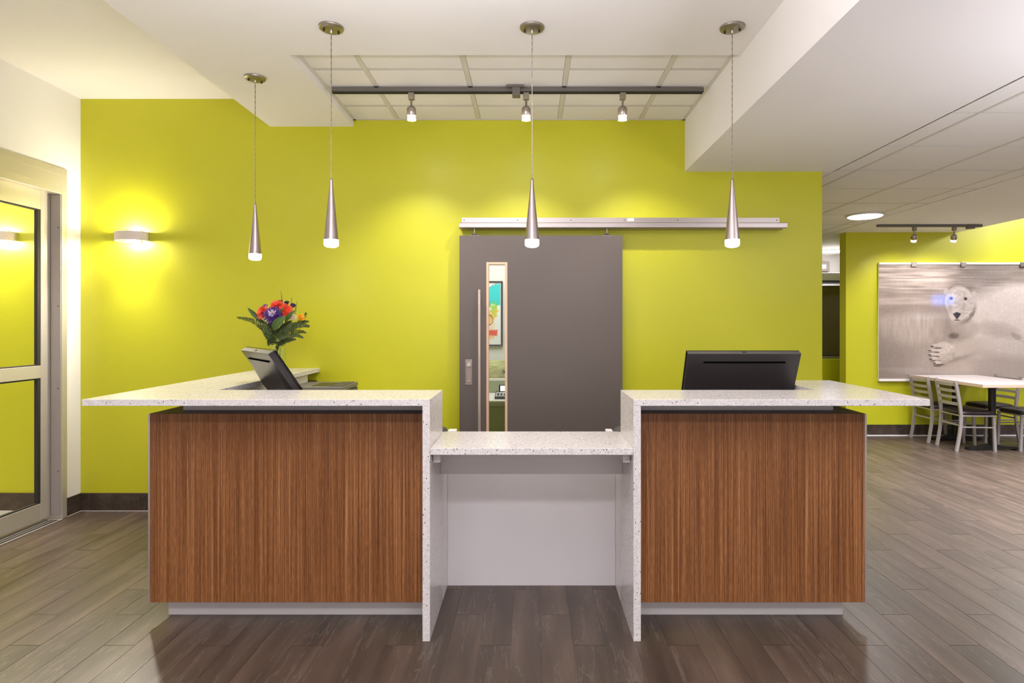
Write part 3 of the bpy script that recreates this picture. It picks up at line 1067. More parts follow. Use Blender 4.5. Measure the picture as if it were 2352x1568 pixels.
# ------------------------------------------------------------------ printer on the left worktop
pr = thing('printer', 'low dark grey printer behind the left counter, below the green wall', 'printer', (-1.43, 4.03, 0.74))
MB().box(-1.595, -1.235, 3.86, 4.21, 0.7405, 0.972, 0.006).build('body', M['printer'], pr)
MB().box(-1.595, -1.235, 3.856, 4.212, 0.976, 1.006, 0.004).build('lid', M['printer_light'], pr)
MB().box(-1.46, -1.33, 3.92, 4.12, 1.0055, 1.0085, 0.001, 1).build('glass_window', M['black'], pr)
MB().box(-1.330, -1.25, 3.90, 4.18, 1.0055, 1.0105, 0.001, 1).build('control_panel', M['printer'], pr)
MB().box(-1.2355, -1.233, 3.93, 4.05, 0.955, 0.968).build('side_slot', M['black'], pr)
MB().box(-1.55, -1.28, 3.80, 3.862, 0.80, 0.815, 0.002).build('paper_tray', M['printer_light'], pr)

# ------------------------------------------------------------------ pendants
def pendant(label, x, y, rot):
    root = thing('pendant_lamp', label, 'pendant lamp', (x, y, ZC), group='cone pendants above the desk')
    zt, zb = 2.158, 1.845
    MB().lathe([(0.0, -0.0175), (0.030, -0.017), (0.052, -0.014), (0.060, -0.009), (0.062, -0.002), (0.062, 0.0)], (x, y, ZC), 40).build('canopy', M['nickel_dark'], root, True)
    for sg in (-1, 1):
        s = MB().lathe([(0.0055, 0.0), (0.0055, -0.010), (0.004, -0.012)], (x + sg * 0.036 * math.cos(rot), y + sg * 0.036 * math.sin(rot), ZC - 0.016), 10)
        s.build('canopy_screw', M['black'], root)
    MB().lathe([(0.008, 0.0), (0.008, -0.008), (0.004, -0.016)], (x, y, ZC - 0.016), 12).build('cord_grip', M['nickel'], root, True)
    c = MB()
    n = 64
    for ph in (0, PI):
        pts = [(x + 0.0016 * math.cos(ph + k * 1.15), y + 0.0016 * math.sin(ph + k * 1.15), ZC - 0.02 - (ZC - 0.02 - zt) * k / n) for k in range(n + 1)]
        c.tube(pts, 0.0015, 5)
    c.build('cord', M['nickel_dark'], root, True)
    MB().lathe([(0.0022, 0.0), (0.006, -0.004), (0.0075, -0.012), (0.0095, -0.045), (0.0345, -0.300), (0.0355, -0.3125), (0.033, -0.3125), (0.032, -0.300)], (x, y, zt), 40, cap=False).build('cone_shade', M['cone'], root, True)
    MB().lathe([(0.0315, 0.012), (0.0345, 0.0), (0.0355, -0.020), (0.033, -0.030), (0.022, -0.036), (0.0, -0.038)], (x, y, zb), 32).build('diffuser', M['led'], root, True, label='glowing white lens')
    lamp('pendant_beam', 'SPOT', (x, y, zb - 0.045), 2.0, WARM, 0.03, (x, y, 0), 130, 1.0, root)
    return root


M['cone'] = mat('brushed_nickel_cone', (0.36, 0.305, 0.285), 0.30, 1.0, Anisotropic=0.7)
n_ = N(M['cone'])
tg = n_.new('ShaderNodeTangent', direction_type='RADIAL', axis='Z')
n_.ln(tg.outputs[0], n_.p.inputs['Tangent'])
P = [(-1.675, 3.578, 0.6, 'cone pendant farthest left, set back above the flowers'), (-1.005, 2.968, 0.5, 'cone pendant over the left counter, second from the left'),
     (0.009, 2.968, 0.0, 'cone pendant in front of the grey sliding door, over the ledge'), (1.020, 2.968, -0.4, 'cone pendant over the right counter, farthest right')]
for x, y, r, lb in P:
    pendant(lb, x, y, r)


# ------------------------------------------------------------------ track lights
def track_head(x, y, z0, root_label, group, aim, lit=True, can=(0.030, 0.085)):
    t = thing('track_spotlight', root_label, 'spotlight', (x, y, z0), group=group)
    MB().box(x - 0.019, x + 0.019, y - 0.018, y + 0.018, z0 - 0.044, z0, 0.003).build('adapter', M['nickel_dark'], t)
    MB().tube([(x, y, z0 - 0.044), (x, y, z0 - 0.088)], 0.0075, 10).build('stem', M['nickel_dark'], t, True)
    top = Vector((x, y, z0 - 0.088))
    d = (Vector(aim) - top).normalized()
    r, L = can
    q = d.to_track_quat('-Z', 'Y').to_matrix()
    c0 = top + d * 0.004
    m = MB().lathe([(0.010, 0.008), (r * 0.75, 0.0), (r, -0.010), (r, -L * 0.62), (r * 0.96, -L * 0.64)], (0, 0, 0), 28, cap=True)
    for v in m.b.verts: v.co = q @ v.co + c0
    m.build('can', M['nickel'], t, True)
    m = MB().lathe([(r * 0.97, -L * 0.64), (r * 0.97, -L), (r * 0.90, -L), (r * 0.90, -L * 0.7)], (0, 0, 0), 28, cap=False)
    for v in m.b.verts: v.co = q @ v.co + c0
    m.build('rim', M['rim'], t, True, label='pale translucent rim')
    m = MB().lathe([(r * 0.88, -L * 0.86), (r * 0.80, -L * 0.93), (r * 0.5, -L * 1.0), (0.0, -L * 1.02)], (0, 0, 0), 28)
    for v in m.b.verts: v.co = q @ v.co + c0
    m.build('lens', M['led'] if lit else M['led_disc'], t, True, label='glowing lens')
    return t, c0 + d * (L + 0.02), d


M['rim'] = mat('frosted_rim', (0.80, 0.76, 0.72), 0.4, 0.0, Transmission_Weight=0.3)
TY = 3.855
tr = thing('light_track', 'long grey light track under the recessed tiles above the desk', 'light track', (-0.08, TY, 2.95))
MB().box(-1.302, 1.134, TY - 0.018, TY + 0.018, 2.9385, 2.9640, 0.002).build('track_body', M['track'], tr)
s = MB()
s.box(-1.30, 1.132, TY - 0.0195, TY - 0.006, 2.9340, 2.9385)
s.box(-1.30, 1.132, TY + 0.006, TY + 0.0195, 2.9340, 2.9385)
s.build('slot', M['track_dark'], tr)
for x in (-1.007, -0.392, 0.222, 0.838):
    MB().box(x - 0.012, x + 0.012, TY - 0.024, TY + 0.024, 2.9640, 2.9700).build('mounting_clip', M['track_dark'], tr)
f = MB()
f.box(-0.155, -0.040, TY - 0.05, TY - 0.0182, 2.957, 2.9695, 0.002)
f.box(-0.118, -0.066, TY - 0.045, TY + 0.02, 2.906, 2.9575, 0.003)
f.build('power_feed', M['track'], tr)
for x, lb in ((-0.780, 'lit track spotlight nearest the left end of the ceiling track'), (-0.027, 'lit track spotlight beside the power feed of the ceiling track'), (0.606, 'lit track spotlight nearest the right end of the ceiling track')):
    t, p, d = track_head(x, TY, 2.934, lb, 'lit spotlights on the desk track', (x, TY + 0.10, 1.9))
    lamp('spot_beam', 'SPOT', p, 17, WARM, 0.025, (x + (0.45 if x > 0.3 else -0.1), YB, 1.0), 92, 0.9, t)
    lamp('rim_glow', 'POINT', p, 0.45, WARM, 0.03, parent=t)

# dining track above the mural
TY2, ZT2 = 6.87, 2.548
t2 = thing('light_track', 'short dark light track above the polar bear print', 'light track', (4.67, TY2, ZT2))
MB().box(4.055, 5.275, TY2 - 0.018, TY2 + 0.018, ZT2, ZT2 + 0.027, 0.002).build('track_body', M['track_d2'] if 'track_d2' in M else M['track'], t2)
MB().box(5.10, 5.18, TY2 - 0.03, TY2 + 0.02, ZT2 - 0.022, ZT2 + 0.028, 0.003).build('power_feed', M['track'], t2)
for x, lb in ((4.49, 'left track spotlight above the polar bear print'), (4.955, 'right track spotlight above the polar bear print')):
    t, p, d = track_head(x, TY2, ZT2, lb, 'spotlights on the dining track', (x + 0.08, TY2 + 0.20, 2.05), False, (0.033, 0.088))
    lamp('spot_beam', 'SPOT', p, 8, WARM, 0.03, (x + 0.15, YD, 1.55), 115, 0.9, t)

# ------------------------------------------------------------------ wall sconces
def sconce(label, x, y):
    t = thing('wall_sconce', label, 'wall lamp', (x, y, 2.08))
    a = MB()
    R, hh = 0.118, 0.034
    n = 22
    outer, inner = [], []
    for k in range(n + 1):
        th = PI * k / n
        outer.append((x - 0.122 * math.cos(th), y - 0.008 - 0.098 * math.sin(th) ** 0.8))
        inner.append((x - 0.119 * math.cos(th), y - 0.008 - 0.095 * math.sin(th) ** 0.8))
    rows = []
    for (ox, oy), (ix, iy) in zip(outer, inner):
        rows.append([(ox, oy, 2.08 - hh), (ox, oy, 2.08 + hh), (ix, iy, 2.08 + hh), (ix, iy, 2.08 - hh), (ox, oy, 2.08 - hh)])
    a.strip(rows)
    a.build('band_shade', M['sconce'], t, True)
    MB().box(x - 0.06, x + 0.06, y - 0.012, y - 0.0005, 2.03, 2.13, 0.003).build('back_plate', M['alu'], t)
    for sg in (-1, 1): MB().box(x + sg * 0.1225 - 0.002, x + sg * 0.1225 + 0.002, y - 0.03, y - 0.0005, 2.08 - hh, 2.08 + hh, 0.001, 1).build('end_clip', M['alu'], t)
    MB().tube([(x - 0.07, y - 0.05, 2.08), (x + 0.07, y - 0.05, 2.08)], 0.012, 14).build('bulb', M['sconce_lens'], t, True, label='glowing bulb')
    return t


M['sconce'] = mat('satin_sconce_band', (0.78, 0.68, 0.60), 0.45)
SX = -3.015
s1 = sconce('curved metal wall lamp glowing on the green wall beside the entrance', SX, YB)
s2 = sconce('curved metal wall lamp seen through the entrance door glass', -4.02, YB)
for x, s in ((SX, s1), (-4.02, s2)):
    lamp('sconce_downlight', 'SPOT', (x, YB - 0.085, 2.030), 50 if s is s1 else 14, (1, 0.94, 0.88), 0.04, (x + 0.1, YB - 1.7, 0), 125, 1.0, parent=s)
    lamp('sconce_light', 'POINT', (x, YB - 0.055, 2.105), 6.5, (1, 0.92, 0.80), 0.03, parent=s)
    lamp('sconce_light', 'POINT', (x, YB - 0.055, 2.055), 8.0, (1, 0.92, 0.80), 0.03, parent=s)


# ------------------------------------------------------------------ ceiling disc lamps
def disc(label, x, y, r):
    t = thing('disc_ceiling_lamp', label, 'ceiling lamp', (x, y, ZD), group='round ceiling lamps of the dining room')
    MB().lathe([(r, 0.0), (r * 1.02, -0.008), (r * 0.97, -0.016), (r * 0.93, -0.016)], (x, y, ZD), 48).build('trim_ring', M['paper'], t, True)
    MB().lathe([(r * 0.93, -0.0165), (r * 0.85, -0.024), (r * 0.4, -0.030), (0.0, -0.031)], (x, y, ZD), 48).build('diffuser', M['led_disc'], t, True, label='glowing round diffuser')
    lamp('disc_light', 'SPOT', (x, y, ZD - 0.06), 50 if y < 8 else 12, NEUT, 0.14, (x, y, 0), 150, 0.8, t)


disc('round lit ceiling lamp right of the green wall, nearer one', 3.57, 6.27, 0.176)
disc('round lit ceiling lamp in the narrow gap beside the green wall, farther one', 4.80, 9.30, 0.176)

# ------------------------------------------------------------------ kitchen glimpsed past the wall end
kf = thing('steel_cabinet', 'tall stainless steel cabinet glimpsed in the gap beyond the green wall', 'cabinet', (4.85, 9.3, 0))
MB().box(4.2, 5.6, 9.0, 9.6, 0.0, 2.0, 0.004).build('body', M['stainless'], kf)
MB().box(4.22, 5.58, 8.985, 8.999, 0.93, 1.99, 0.003).build('door', M['stainless'], kf)
MB().box(4.2, 5.6, 8.96, 8.984, 0.86, 0.92, 0.003).build('edge_rail', M['alu_dark'], kf)
kh = thing('extractor_hood', 'brushed steel hood above the tall cabinet in the gap', 'hood', (4.85, 9.1, 2.06))
MB().box(4.2, 5.6, 8.92, 9.6, 2.06, 2.19, 0.004).build('canopy', M['alu'], kh)
MB().box(4.2, 5.6, 8.915, 8.93, 2.045, 2.075).build('lip', M['track_dark'], kh)
MB().box(4.70, 4.76, 8.912, 8.92, 2.08, 2.19).build('white_strip', M['paper'], kh)  # plain white strip on the hood front
struct('wall_kitchen_low', MB().box(3.6, 5.8, 8.5, 8.6, 0.0, 0.905), M['green'], label='low lime green half wall in the gap')
mn = thing('small_screen', 'small grey wall screen with a lit display, high in the gap', 'screen', (4.82, 9.93, 2.36))
MB().prism([(9.945, 2.28), (9.86, 2.30), (9.86, 2.45), (9.945, 2.47)], 'x', 4.72, 5.02).build('housing', M['alu_dark'], mn)
MB().box(4.785, 4.96, 9.852, 9.861, 2.345, 2.405).build('display', M['screen_lit'], mn, label='bluish lit display')

# ------------------------------------------------------------------ polar bear print
MX0, MX1, MZ0, MZ1 = 4.403, 6.95, 0.722, 2.165
MY = YD - 0.032


def bear(X, Z):
    # work in the units of a 3.92x enlargement of the print
    kx = 3.92 * FPX / MY
    zx = (X * FPX / MY + VX - 1860) * 3.92
    zy = (VY - (Z - CAMH) * FPX / MY - 480) * 3.92
    sh = X.shape
    n1 = smooth_noise(sh, (6, 9), 1) - 0.5
    n2 = smooth_noise(sh, (40, 16), 2) - 0.5
    n3 = smooth_noise(sh, (70, 90), 3) - 0.5
    ns = smooth_noise(sh, (80, 7), 4) - 0.5      # long horizontal streaks
    nv = smooth_noise(sh, (10, 120), 8) - 0.5    # vertical streaks
    img = np.zeros(sh + (3,)) + np.array((172.0, 158.0, 147.0))
    # water surface
    top = soft(zy - 780, 160)
    img = blend(img, top, (160, 147, 136))
    img += (top * (ns * 42 + n2 * 34))[..., None]
    img = blend(img, 0.5 * soft(zy - 640, 120) * soft(1500 - zx, 300), (148, 138, 122))
    img += (soft(abs(zy - 590 - n1 * 60) - 60, 60) * soft(zx - 1350, 300) * (ns * 60 + 28))[..., None]
    img += (soft(abs(zy - 690 - ns * 80) - 26, 50) * soft(zx - 1250, 200) * 26)[..., None]
    img += (soft(abs(zy - 835 - ns * 50) - 22, 40) * soft(zx - 1150, 200) * 32)[..., None]
    img = blend(img, 0.6 * soft(abs(zy - 905) - 45, 60) * soft(zx - 1200, 200), (150, 135, 124))
    # lower water, streaks of light
    low = soft(960 - zy, 80)
    img += (low * (nv * 8 + n1 * 16))[..., None]
    img += (soft(((zx - 930) / 260) ** 2 + ((zy - 1060) / 150) ** 2 - 1, 1.2) * (22 + nv * 20))[..., None]
    img = blend(img, 0.7 * soft(1150 - zy, 300) * soft(zx - 820, 420), (138, 124, 113))
    # body: the large pale flank
    body = soft(((zx - 1960) / 620) ** 2 + ((zy - 1010) / 330) ** 2 - 1 + n1 * 0.25, 0.5)
    img = blend(img, body, (230, 218, 207))
    img = blend(img, 0.7 * soft(1250 - zy, 300) * soft(1250 - zx, 300), (216, 201, 189))
    img += (body * (nv * 8 + n3 * 8))[..., None]
    img = blend(img, 0.45 * soft(((zx - 1680) / 170) ** 2 + ((zy - 1085 - (zx - 1680) * 0.18) / 60) ** 2 - 1 + n1 + n2 * 0.6, 1.9), (168, 152, 141))
    img = blend(img, 0.5 * soft(((zx - 1865) / 50) ** 2 + ((zy - 1150 - (zx - 1865) * 0.5) / 28) ** 2 - 1 + n3, 1.6), (150, 134, 124))
    # chest and shoulder shading
    ee = np.sqrt(((zx - 1345) / 122) ** 2 + ((zy - 848) / 152) ** 2)
    an = np.arctan2((zy - 848) / 152, (zx - 1345) / 122)
    img = blend(img, 0.85 * soft(abs(ee - 1.16 - n3 * 0.1) - 0.10, 0.22) * soft(abs(an - 0.78) - 0.62, 0.7), (104, 93, 85))
    img = blend(img, 0.5 * soft(abs(ee - 1.12 - n3 * 0.1) - 0.06, 0.16) * soft(abs(an + 1.9) - 1.2, 0.8), (146, 133, 123))
    img = blend(img, 0.55 * soft(abs(ee - 1.10 - n3 * 0.1) - 0.05, 0.16) * soft(abs(abs(an) - 2.7) - 0.5, 0.5), (140, 127, 118))
    img = blend(img, 0.45 * soft(((zx - 1400) / 120) ** 2 + ((zy - 1080) / 90) ** 2 - 1, 1.0), (168, 154, 143))
    # head
    hd = soft(((zx - 1345) / 128) ** 2 + ((zy - 830) / 135) ** 2 - 1 + n3 * 0.10, 0.30)
    mz = soft(((zx - 1322) / 74) ** 2 + ((zy - 925) / 92) ** 2 - 1 + n3 * 0.08, 0.30)
    img = blend(img, hd, (222, 212, 202))
    img = blend(img, 0.9 * mz, (218, 208, 198))
    img = blend(img, soft(((zx - 1478) / 26) ** 2 + ((zy - 770) / 34) ** 2 - 1, 0.6), (206, 195, 184))
    img = blend(img, soft(((zx - 1228) / 24) ** 2 + ((zy - 742) / 28) ** 2 - 1, 0.6), (200, 190, 180))
    img = blend(img, 0.40 * soft(abs(zx - 1262 - (zy - 880) * 0.10) - 18, 26) * soft(abs(zy - 880) - 70, 50), (150, 138, 130))
    img = blend(img, 0.30 * soft(abs(zx - 1378 + (zy - 880) * 0.15) - 14, 26) * soft(abs(zy - 890) - 60, 50), (158, 146, 137))
    img = blend(img, 0.35 * hd * soft(1290 - zx + (zy - 830) * 0.2, 90) , (178, 166, 157))
    img = blend(img, 0.30 * hd * soft(zx - 1262, 60), (170, 158, 150))
    img += (hd * n3 * 34)[..., None]
    for ex, ey in ((1273, 804), (1402, 807)):
        img = blend(img, 0.6 * soft(np.hypot(zx - ex, (zy - ey) * 1.2) - 19, 12), (120, 106, 98))
        img = blend(img, soft(np.hypot(zx - ex, (zy - ey) * 1.15) - 12.5, 6), (38, 33, 34))
    nose = soft(np.abs(zx - 1325) / 34 + np.maximum(0, zy - 948) / 46 + np.maximum(0, 940 - zy) / 14 - 1, 0.22)
    img = blend(img, nose, (40, 30, 33))
    img = blend(img, 0.7 * soft(np.hypot((zx - 1325) / 30, (zy - 1000) / 9) - 1, 0.5), (110, 96, 90))
    # fore leg and paw
    img = blend(img, 0.8 * soft(((zx - 1292) / 44) ** 2 + ((zy - 1140) / 26) ** 2 - 1 + n3 * 0.6, 1.5), (98, 87, 79))
    dl = np.abs((zy - 1262) + (zx - 1300) * 0.02) - (62 + (zx - 1300) * 0.16)
    leg = soft(dl, 40) * soft(1235 - zx, 60) * soft(zx - 1620, 160)
    img = blend(img, 0.8 * leg, (215, 202, 190))
    img = blend(img, 0.55 * soft(np.abs((zy - 1352) + (zx - 1320) * 0.30) - 12, 44) * soft(1200 - zx, 60) * soft(zx - 1480, 160), (132, 118, 108))
    paw = soft(((zx - 1205) / 108) ** 2 + ((zy - 1290) / 96) ** 2 - 1, 0.22)
    img = blend(img, paw, (220, 208, 196))
    img = blend(img, 0.5 * paw * soft(1330 - zy - (zx - 1205) * 0.3, 90), (150, 136, 126))
    img += (paw * n3 * 26)[..., None]
    for tx, ty, dx in ((1128, 1232, 18), (1108, 1270, 14), (1106, 1308, 14), (1116, 1346, 16), (1148, 1382, 22)):
        img = blend(img, soft(((zx - tx) / 34) ** 2 + ((zy - ty) / 19) ** 2 - 1, 0.4), (214, 202, 190))
        img = blend(img, soft(((zx - tx + 26) / 15) ** 2 + ((zy - ty - 4) / 6) ** 2 - 1, 0.5), (48, 42, 40))
        img = blend(img, 0.75 * soft(((zx - tx - 16) / 48) ** 2 + ((zy - ty - 19) / 7.5) ** 2 - 1, 0.6), (74, 64, 58))
    img = blend(img, 0.7 * soft(((zx - 1150) / 36) ** 2 + ((zy - 1408) / 12) ** 2 - 1, 0.8), (92, 82, 75))
    img += (smooth_noise(sh, (150, 220), 9) - 0.5)[..., None] * 12
    return img * np.array((0.93, 0.915, 0.90))


mu = thing('polar_bear_print', 'large black and white polar bear photograph panel on the green dining wall', 'picture', (5.5, YD, MZ0))
MB().box(MX0, MX1, MY + 0.0015, YD - 0.008, MZ0, MZ1).build('backing_panel', M['paper'], mu)
color_grid('print', MX0, MX1, MZ0, MZ1, MY, 430, 250, bear, 'polar_bear_photograph', 0.5, mu, 1.0)
MB().box(MX0, MX1, MY - 0.010, YD - 0.002, MZ1, MZ1 + 0.026, 0.002).build('top_rail', M['caulk'], mu)
MB().box(MX0, MX1, MY - 0.010, YD - 0.002, MZ0 - 0.03, MZ0, 0.002).build('bottom_rail', M['caulk'], mu)
for px in (2098, 2211, 2347):
    x = (px - VX) / FPX * MY
    c_ = MB()
    c_.box(x - 0.031, x + 0.031, MY - 0.022, YD - 0.003, MZ1 - 0.030, MZ1 + 0.030, 0.003)
    c_.build('clip', M['nickel_dark'], mu, label='satin metal hanging clip')


# ------------------------------------------------------------------ dining table and chairs
tb = thing('dining_table', 'white topped dining table on two black pedestals under the bear print', 'table', (5.19, 6.8, 0))
TX0, TX1, TY0, TY1, TZ = 4.79, 5.60, 6.22, 7.40, 0.775
MB().box(TX0, TX1, TY0, TY1, TZ - 0.004, TZ, 0.001, 1).build('tabletop', M['table'], tb)
MB().box(TX0 + 0.0005, TX1 - 0.0005, TY0 + 0.0005, TY1 - 0.0005, TZ - 0.034, TZ - 0.004, 0.001, 1).build('edge_band', M['table_edge'], tb)
for y in (6.62, 7.19):
    MB().lathe([(0.036, 0.03), (0.036, TZ - 0.085)], (5.20, y, 0), 24).build('column', M['iron'], tb, True)
    MB().lathe([(0.036, TZ - 0.085), (0.10, TZ - 0.055), (0.19, TZ - 0.040), (0.19, TZ - 0.0345)], (5.20, y, 0), 24).build('support_plate', M['iron'], tb, True)
    f = MB()
    f.prism([(4.92, 0.0), (4.915, 0.018), (4.935, 0.036), (5.06, 0.044), (5.15, 0.060), (5.25, 0.060), (5.34, 0.044), (5.465, 0.036), (5.485, 0.018), (5.48, 0.0), (5.45, 0.0), (5.43, 0.014), (4.97, 0.014), (4.95, 0.0)], 'y', y - 0.036, y + 0.036)
    f.build('foot', M['iron'], tb)


def chair(label, loc, rz, proto=None):
    if proto is not None:
        c = copy_tree(proto)
        c.location = loc
        c.rotation_euler = (0, 0, rz)
        c['label'] = label
        return c
    t = thing('ladder_back_chair', label, 'chair', loc, rz, 'silver ladder-back chairs around the dining table')
    w = 0.17

    def xr(z):    # rear post curve
        return (-0.045 + 0.05 * math.sin(min(z, 0.40) / 0.40 * PI / 2)) if z < 0.40 else 0.005 - 0.062 * ((z - 0.40) / 0.39) ** 1.25
    zs = [0.0, 0.10, 0.2, 0.3, 0.4, 0.48, 0.56, 0.64, 0.72, 0.785]
    for sg in (-1, 1):
        MB().tube([(xr(z), sg * w, z) for z in zs], 0.0215, 4, rx=0.72).build('back_post', M['steel_chair'], t, local=True)
        MB().tube([(0.375, sg * w * 0.94, 0.0), (0.360, sg * w * 0.94, 0.40)], 0.0195, 4, rx=0.8).build('front_leg', M['steel_chair'], t, local=True)
        MB().tube([(xr(0.27), sg * w, 0.27), (0.366, sg * w * 0.94, 0.265)], 0.0085, 6).build('side_stretcher', M['steel_chair'], t, local=True)
    for z, hh in ((0.742, 0.036), (0.668, 0.030), (0.598, 0.030), (0.524, 0.034)):
        rows = []
        for k in range(11):
            s = -1 + 2 * k / 10
            yb = s * (w - 0.008)
            off = -0.030 * (1 - s * s)
            xa = xr(z) + off
            rows.append([(xa - 0.006, yb, z - hh / 2), (xa - 0.006, yb, z + hh / 2), (xa + 0.006, yb, z + hh / 2), (xa + 0.006, yb, z - hh / 2), (xa - 0.006, yb, z - hh / 2)])
        MB().strip(rows).build('slat', M['steel_chair'], t, local=True)
    rows = []
    for k in range(9):
        s = -1 + 2 * k / 8
        off = -0.012 * (1 - s * s)
        rows.append([(xr(0.29) + off - 0.005, s * w, 0.280), (xr(0.29) + off - 0.005, s * w, 0.298), (xr(0.29) + off + 0.005, s * w, 0.298), (xr(0.29) + off + 0.005, s * w, 0.280), (xr(0.29) + off - 0.005, s * w, 0.280)])
    MB().strip(rows).build('rear_stretcher', M['steel_chair'], t, local=True)
    fr_ = MB()
    for sg in (-1, 1): fr_.box(0.0, 0.372, sg * w - 0.011, sg * w + 0.011, 0.388, 0.404, 0.002, 1)
    fr_.box(0.352, 0.374, -w, w, 0.388, 0.404, 0.002, 1)
    fr_.box(-0.006, 0.014, -w, w, 0.388, 0.404, 0.002, 1)
    fr_.build('seat_frame', M['steel_chair'], t, local=True)
    # cushion: rounded slab with a domed top
    c = MB()
    n, mrow = 28, 7
    rings = []
    for i, (sc, z) in enumerate(((0.94, 0.404), (1.0, 0.412), (1.02, 0.426), (0.99, 0.440), (0.90, 0.450), (0.6, 0.460), (0.25, 0.464))):
        ring = []
        for k in range(n):
            a = 2 * PI * k / n
            ca, sa = math.cos(a), math.sin(a)
            p = 0.42
            ex = math.copysign(abs(ca) ** p, ca) * 0.196 * sc
            ey = math.copysign(abs(sa) ** p, sa) * 0.182 * sc
            ring.append((0.188 + ex, ey, z))
        rings.append(ring + [ring[0]])
    c.strip(rings)
    c.b.faces.new([c.b.verts.new(p) for p in rings[-1][:-1]])
    c.b.faces.new([c.b.verts.new(p) for p in rings[0][:-1]][::-1])
    bmesh.ops.remove_doubles(c.b, verts=c.b.verts, dist=1e-5)
    bmesh.ops.recalc_face_normals(c.b, faces=c.b.faces)
    c.build('seat', M['vinyl'], t, True, local=True, label='dark brown padded vinyl seat')
    return t


ch = chair('ladder-back chair with its back to the desk, nearer one left of the dining table', (4.79, 6.70, 0), math.radians(-3))
chair('ladder-back chair left of the dining table, farther one, against the bear print', (4.79, 7.17, 0), math.radians(-2), ch)
chair('ladder-back chair right of the dining table, whole back visible above the tabletop', (5.80, 7.20, 0), math.radians(183), ch)
chair('ladder-back chair cut by the right edge of the photo, only its seat showing', (5.83, 6.70, 0), math.radians(180), ch)

# ------------------------------------------------------------------ flowers
VXC, VYC, VZ = -1.785, 4.15, ZTOP
vs = thing('glass_vase', 'clear ribbed glass vase holding the flowers on the left counter', 'vase', (VXC, VYC, VZ))
prof = [(0.0, 0.0), (0.034, 0.0), (0.038, 0.006), (0.036, 0.02), (0.042, 0.05), (0.054, 0.09), (0.058, 0.125), (0.052, 0.155), (0.036, 0.178), (0.030, 0.195), (0.032, 0.208), (0.042, 0.222)]
inner = [(max(0.0, r - 0.003), h) for r, h in prof[::-1]]
inner = [(r, h) for r, h in inner if h > 0.012] + [(0.0, 0.012)]
vb = MB()
seg = 48
rings = []
for r, h in prof + inner:
    rings.append([(VXC + r * (1 + 0.03 * math.cos(a * 12)) * math.cos(a), VYC + r * (1 + 0.03 * math.cos(a * 12)) * math.sin(a), VZ + h + 0.0004) for a in [2 * PI * k / seg for k in range(seg + 1)]])
vb.strip(rings)
bmesh.ops.remove_doubles(vb.b, verts=vb.b.verts, dist=1e-6)
bmesh.ops.recalc_face_normals(vb.b, faces=vb.b.faces)
vb.build('vase_body', M['vase_glass'], vs, True)
M['water'] = mat('vase_water', (0.92, 0.95, 0.85), 0.0, 0.0, Transmission_Weight=1.0, IOR=1.2)

M['stem'] = mat('green_stem', (0.06, 0.13, 0.025), 0.5)
M['leaf'] = mat('glossy_green_leaf', (0.038, 0.085, 0.008), 0.5)
M['leaf2'] = mat('fern_green', (0.042, 0.060, 0.006), 0.7)
M['leaf3'] = mat('pale_bud_green', (0.16, 0.23, 0.045), 0.5)
M['purple'] = mat('violet_petal', (0.055, 0.013, 0.16), 0.5)
M['purple_dark'] = mat('dark_violet_petal', (0.028, 0.008, 0.085), 0.5)
M['mum_white'] = mat('pale_lilac_centre', (0.74, 0.63, 0.74), 0.5)
M['orange'] = mat('coral_petal', (0.78, 0.085, 0.04), 0.45)
M['orange_c'] = mat('coral_centre', (0.50, 0.06, 0.02), 0.5)
M['cream'] = mat('cream_petal', (0.93, 0.83, 0.66), 0.5)
M['yellow'] = mat('yellow_petal', (0.95, 0.62, 0.06), 0.45)


def FP(px, py, dy=0.0):
    """a point of the bouquet: where it shows in the photo, at its own depth"""
    y = VYC + dy
    return Vector(((px - VX) / FPX * y, y, CAMH - (py - VY) / FPX * y))


NECK = Vector((VXC, VYC, VZ + 0.17))
FOOT = Vector((VXC, VYC, VZ + 0.03))
random.seed(11)


def stem(parent, head, r=0.0022):
    j = Vector((random.uniform(-0.015, 0.015), random.uniform(-0.015, 0.015), 0))
    k = Vector((random.uniform(-0.02, 0.02), random.uniform(-0.02, 0.02), 0))
    MB().tube([FOOT + k, NECK + j, NECK + j + (head - NECK - j) * 0.5 + Vector((0, 0, 0.015)), head], r, 6).build('stem', M['stem'], parent, True)


def petal(m, c, d, up, L, Wd, curl=0.0, seg=4):
    """petal from c along d, bending towards up; m: MB"""
    d = d.normalized()
    sd = d.cross(up)
    if sd.length < 1e-4: sd = d.cross(Vector((1, 0, 0)))
    sd.normalize()
    nn_ = sd.cross(d).normalized()
    rows = []
    for i in range(seg + 1):
        t = i / seg
        w = Wd * (math.sin(PI * (0.12 + 0.83 * t)) ** 0.7)
        p = c + d * L * t + nn_ * curl * L * t * t
        rows.append([p - sd * w + nn_ * w * 0.25, p, p + sd * w + nn_ * w * 0.25])
    m.strip(rows)


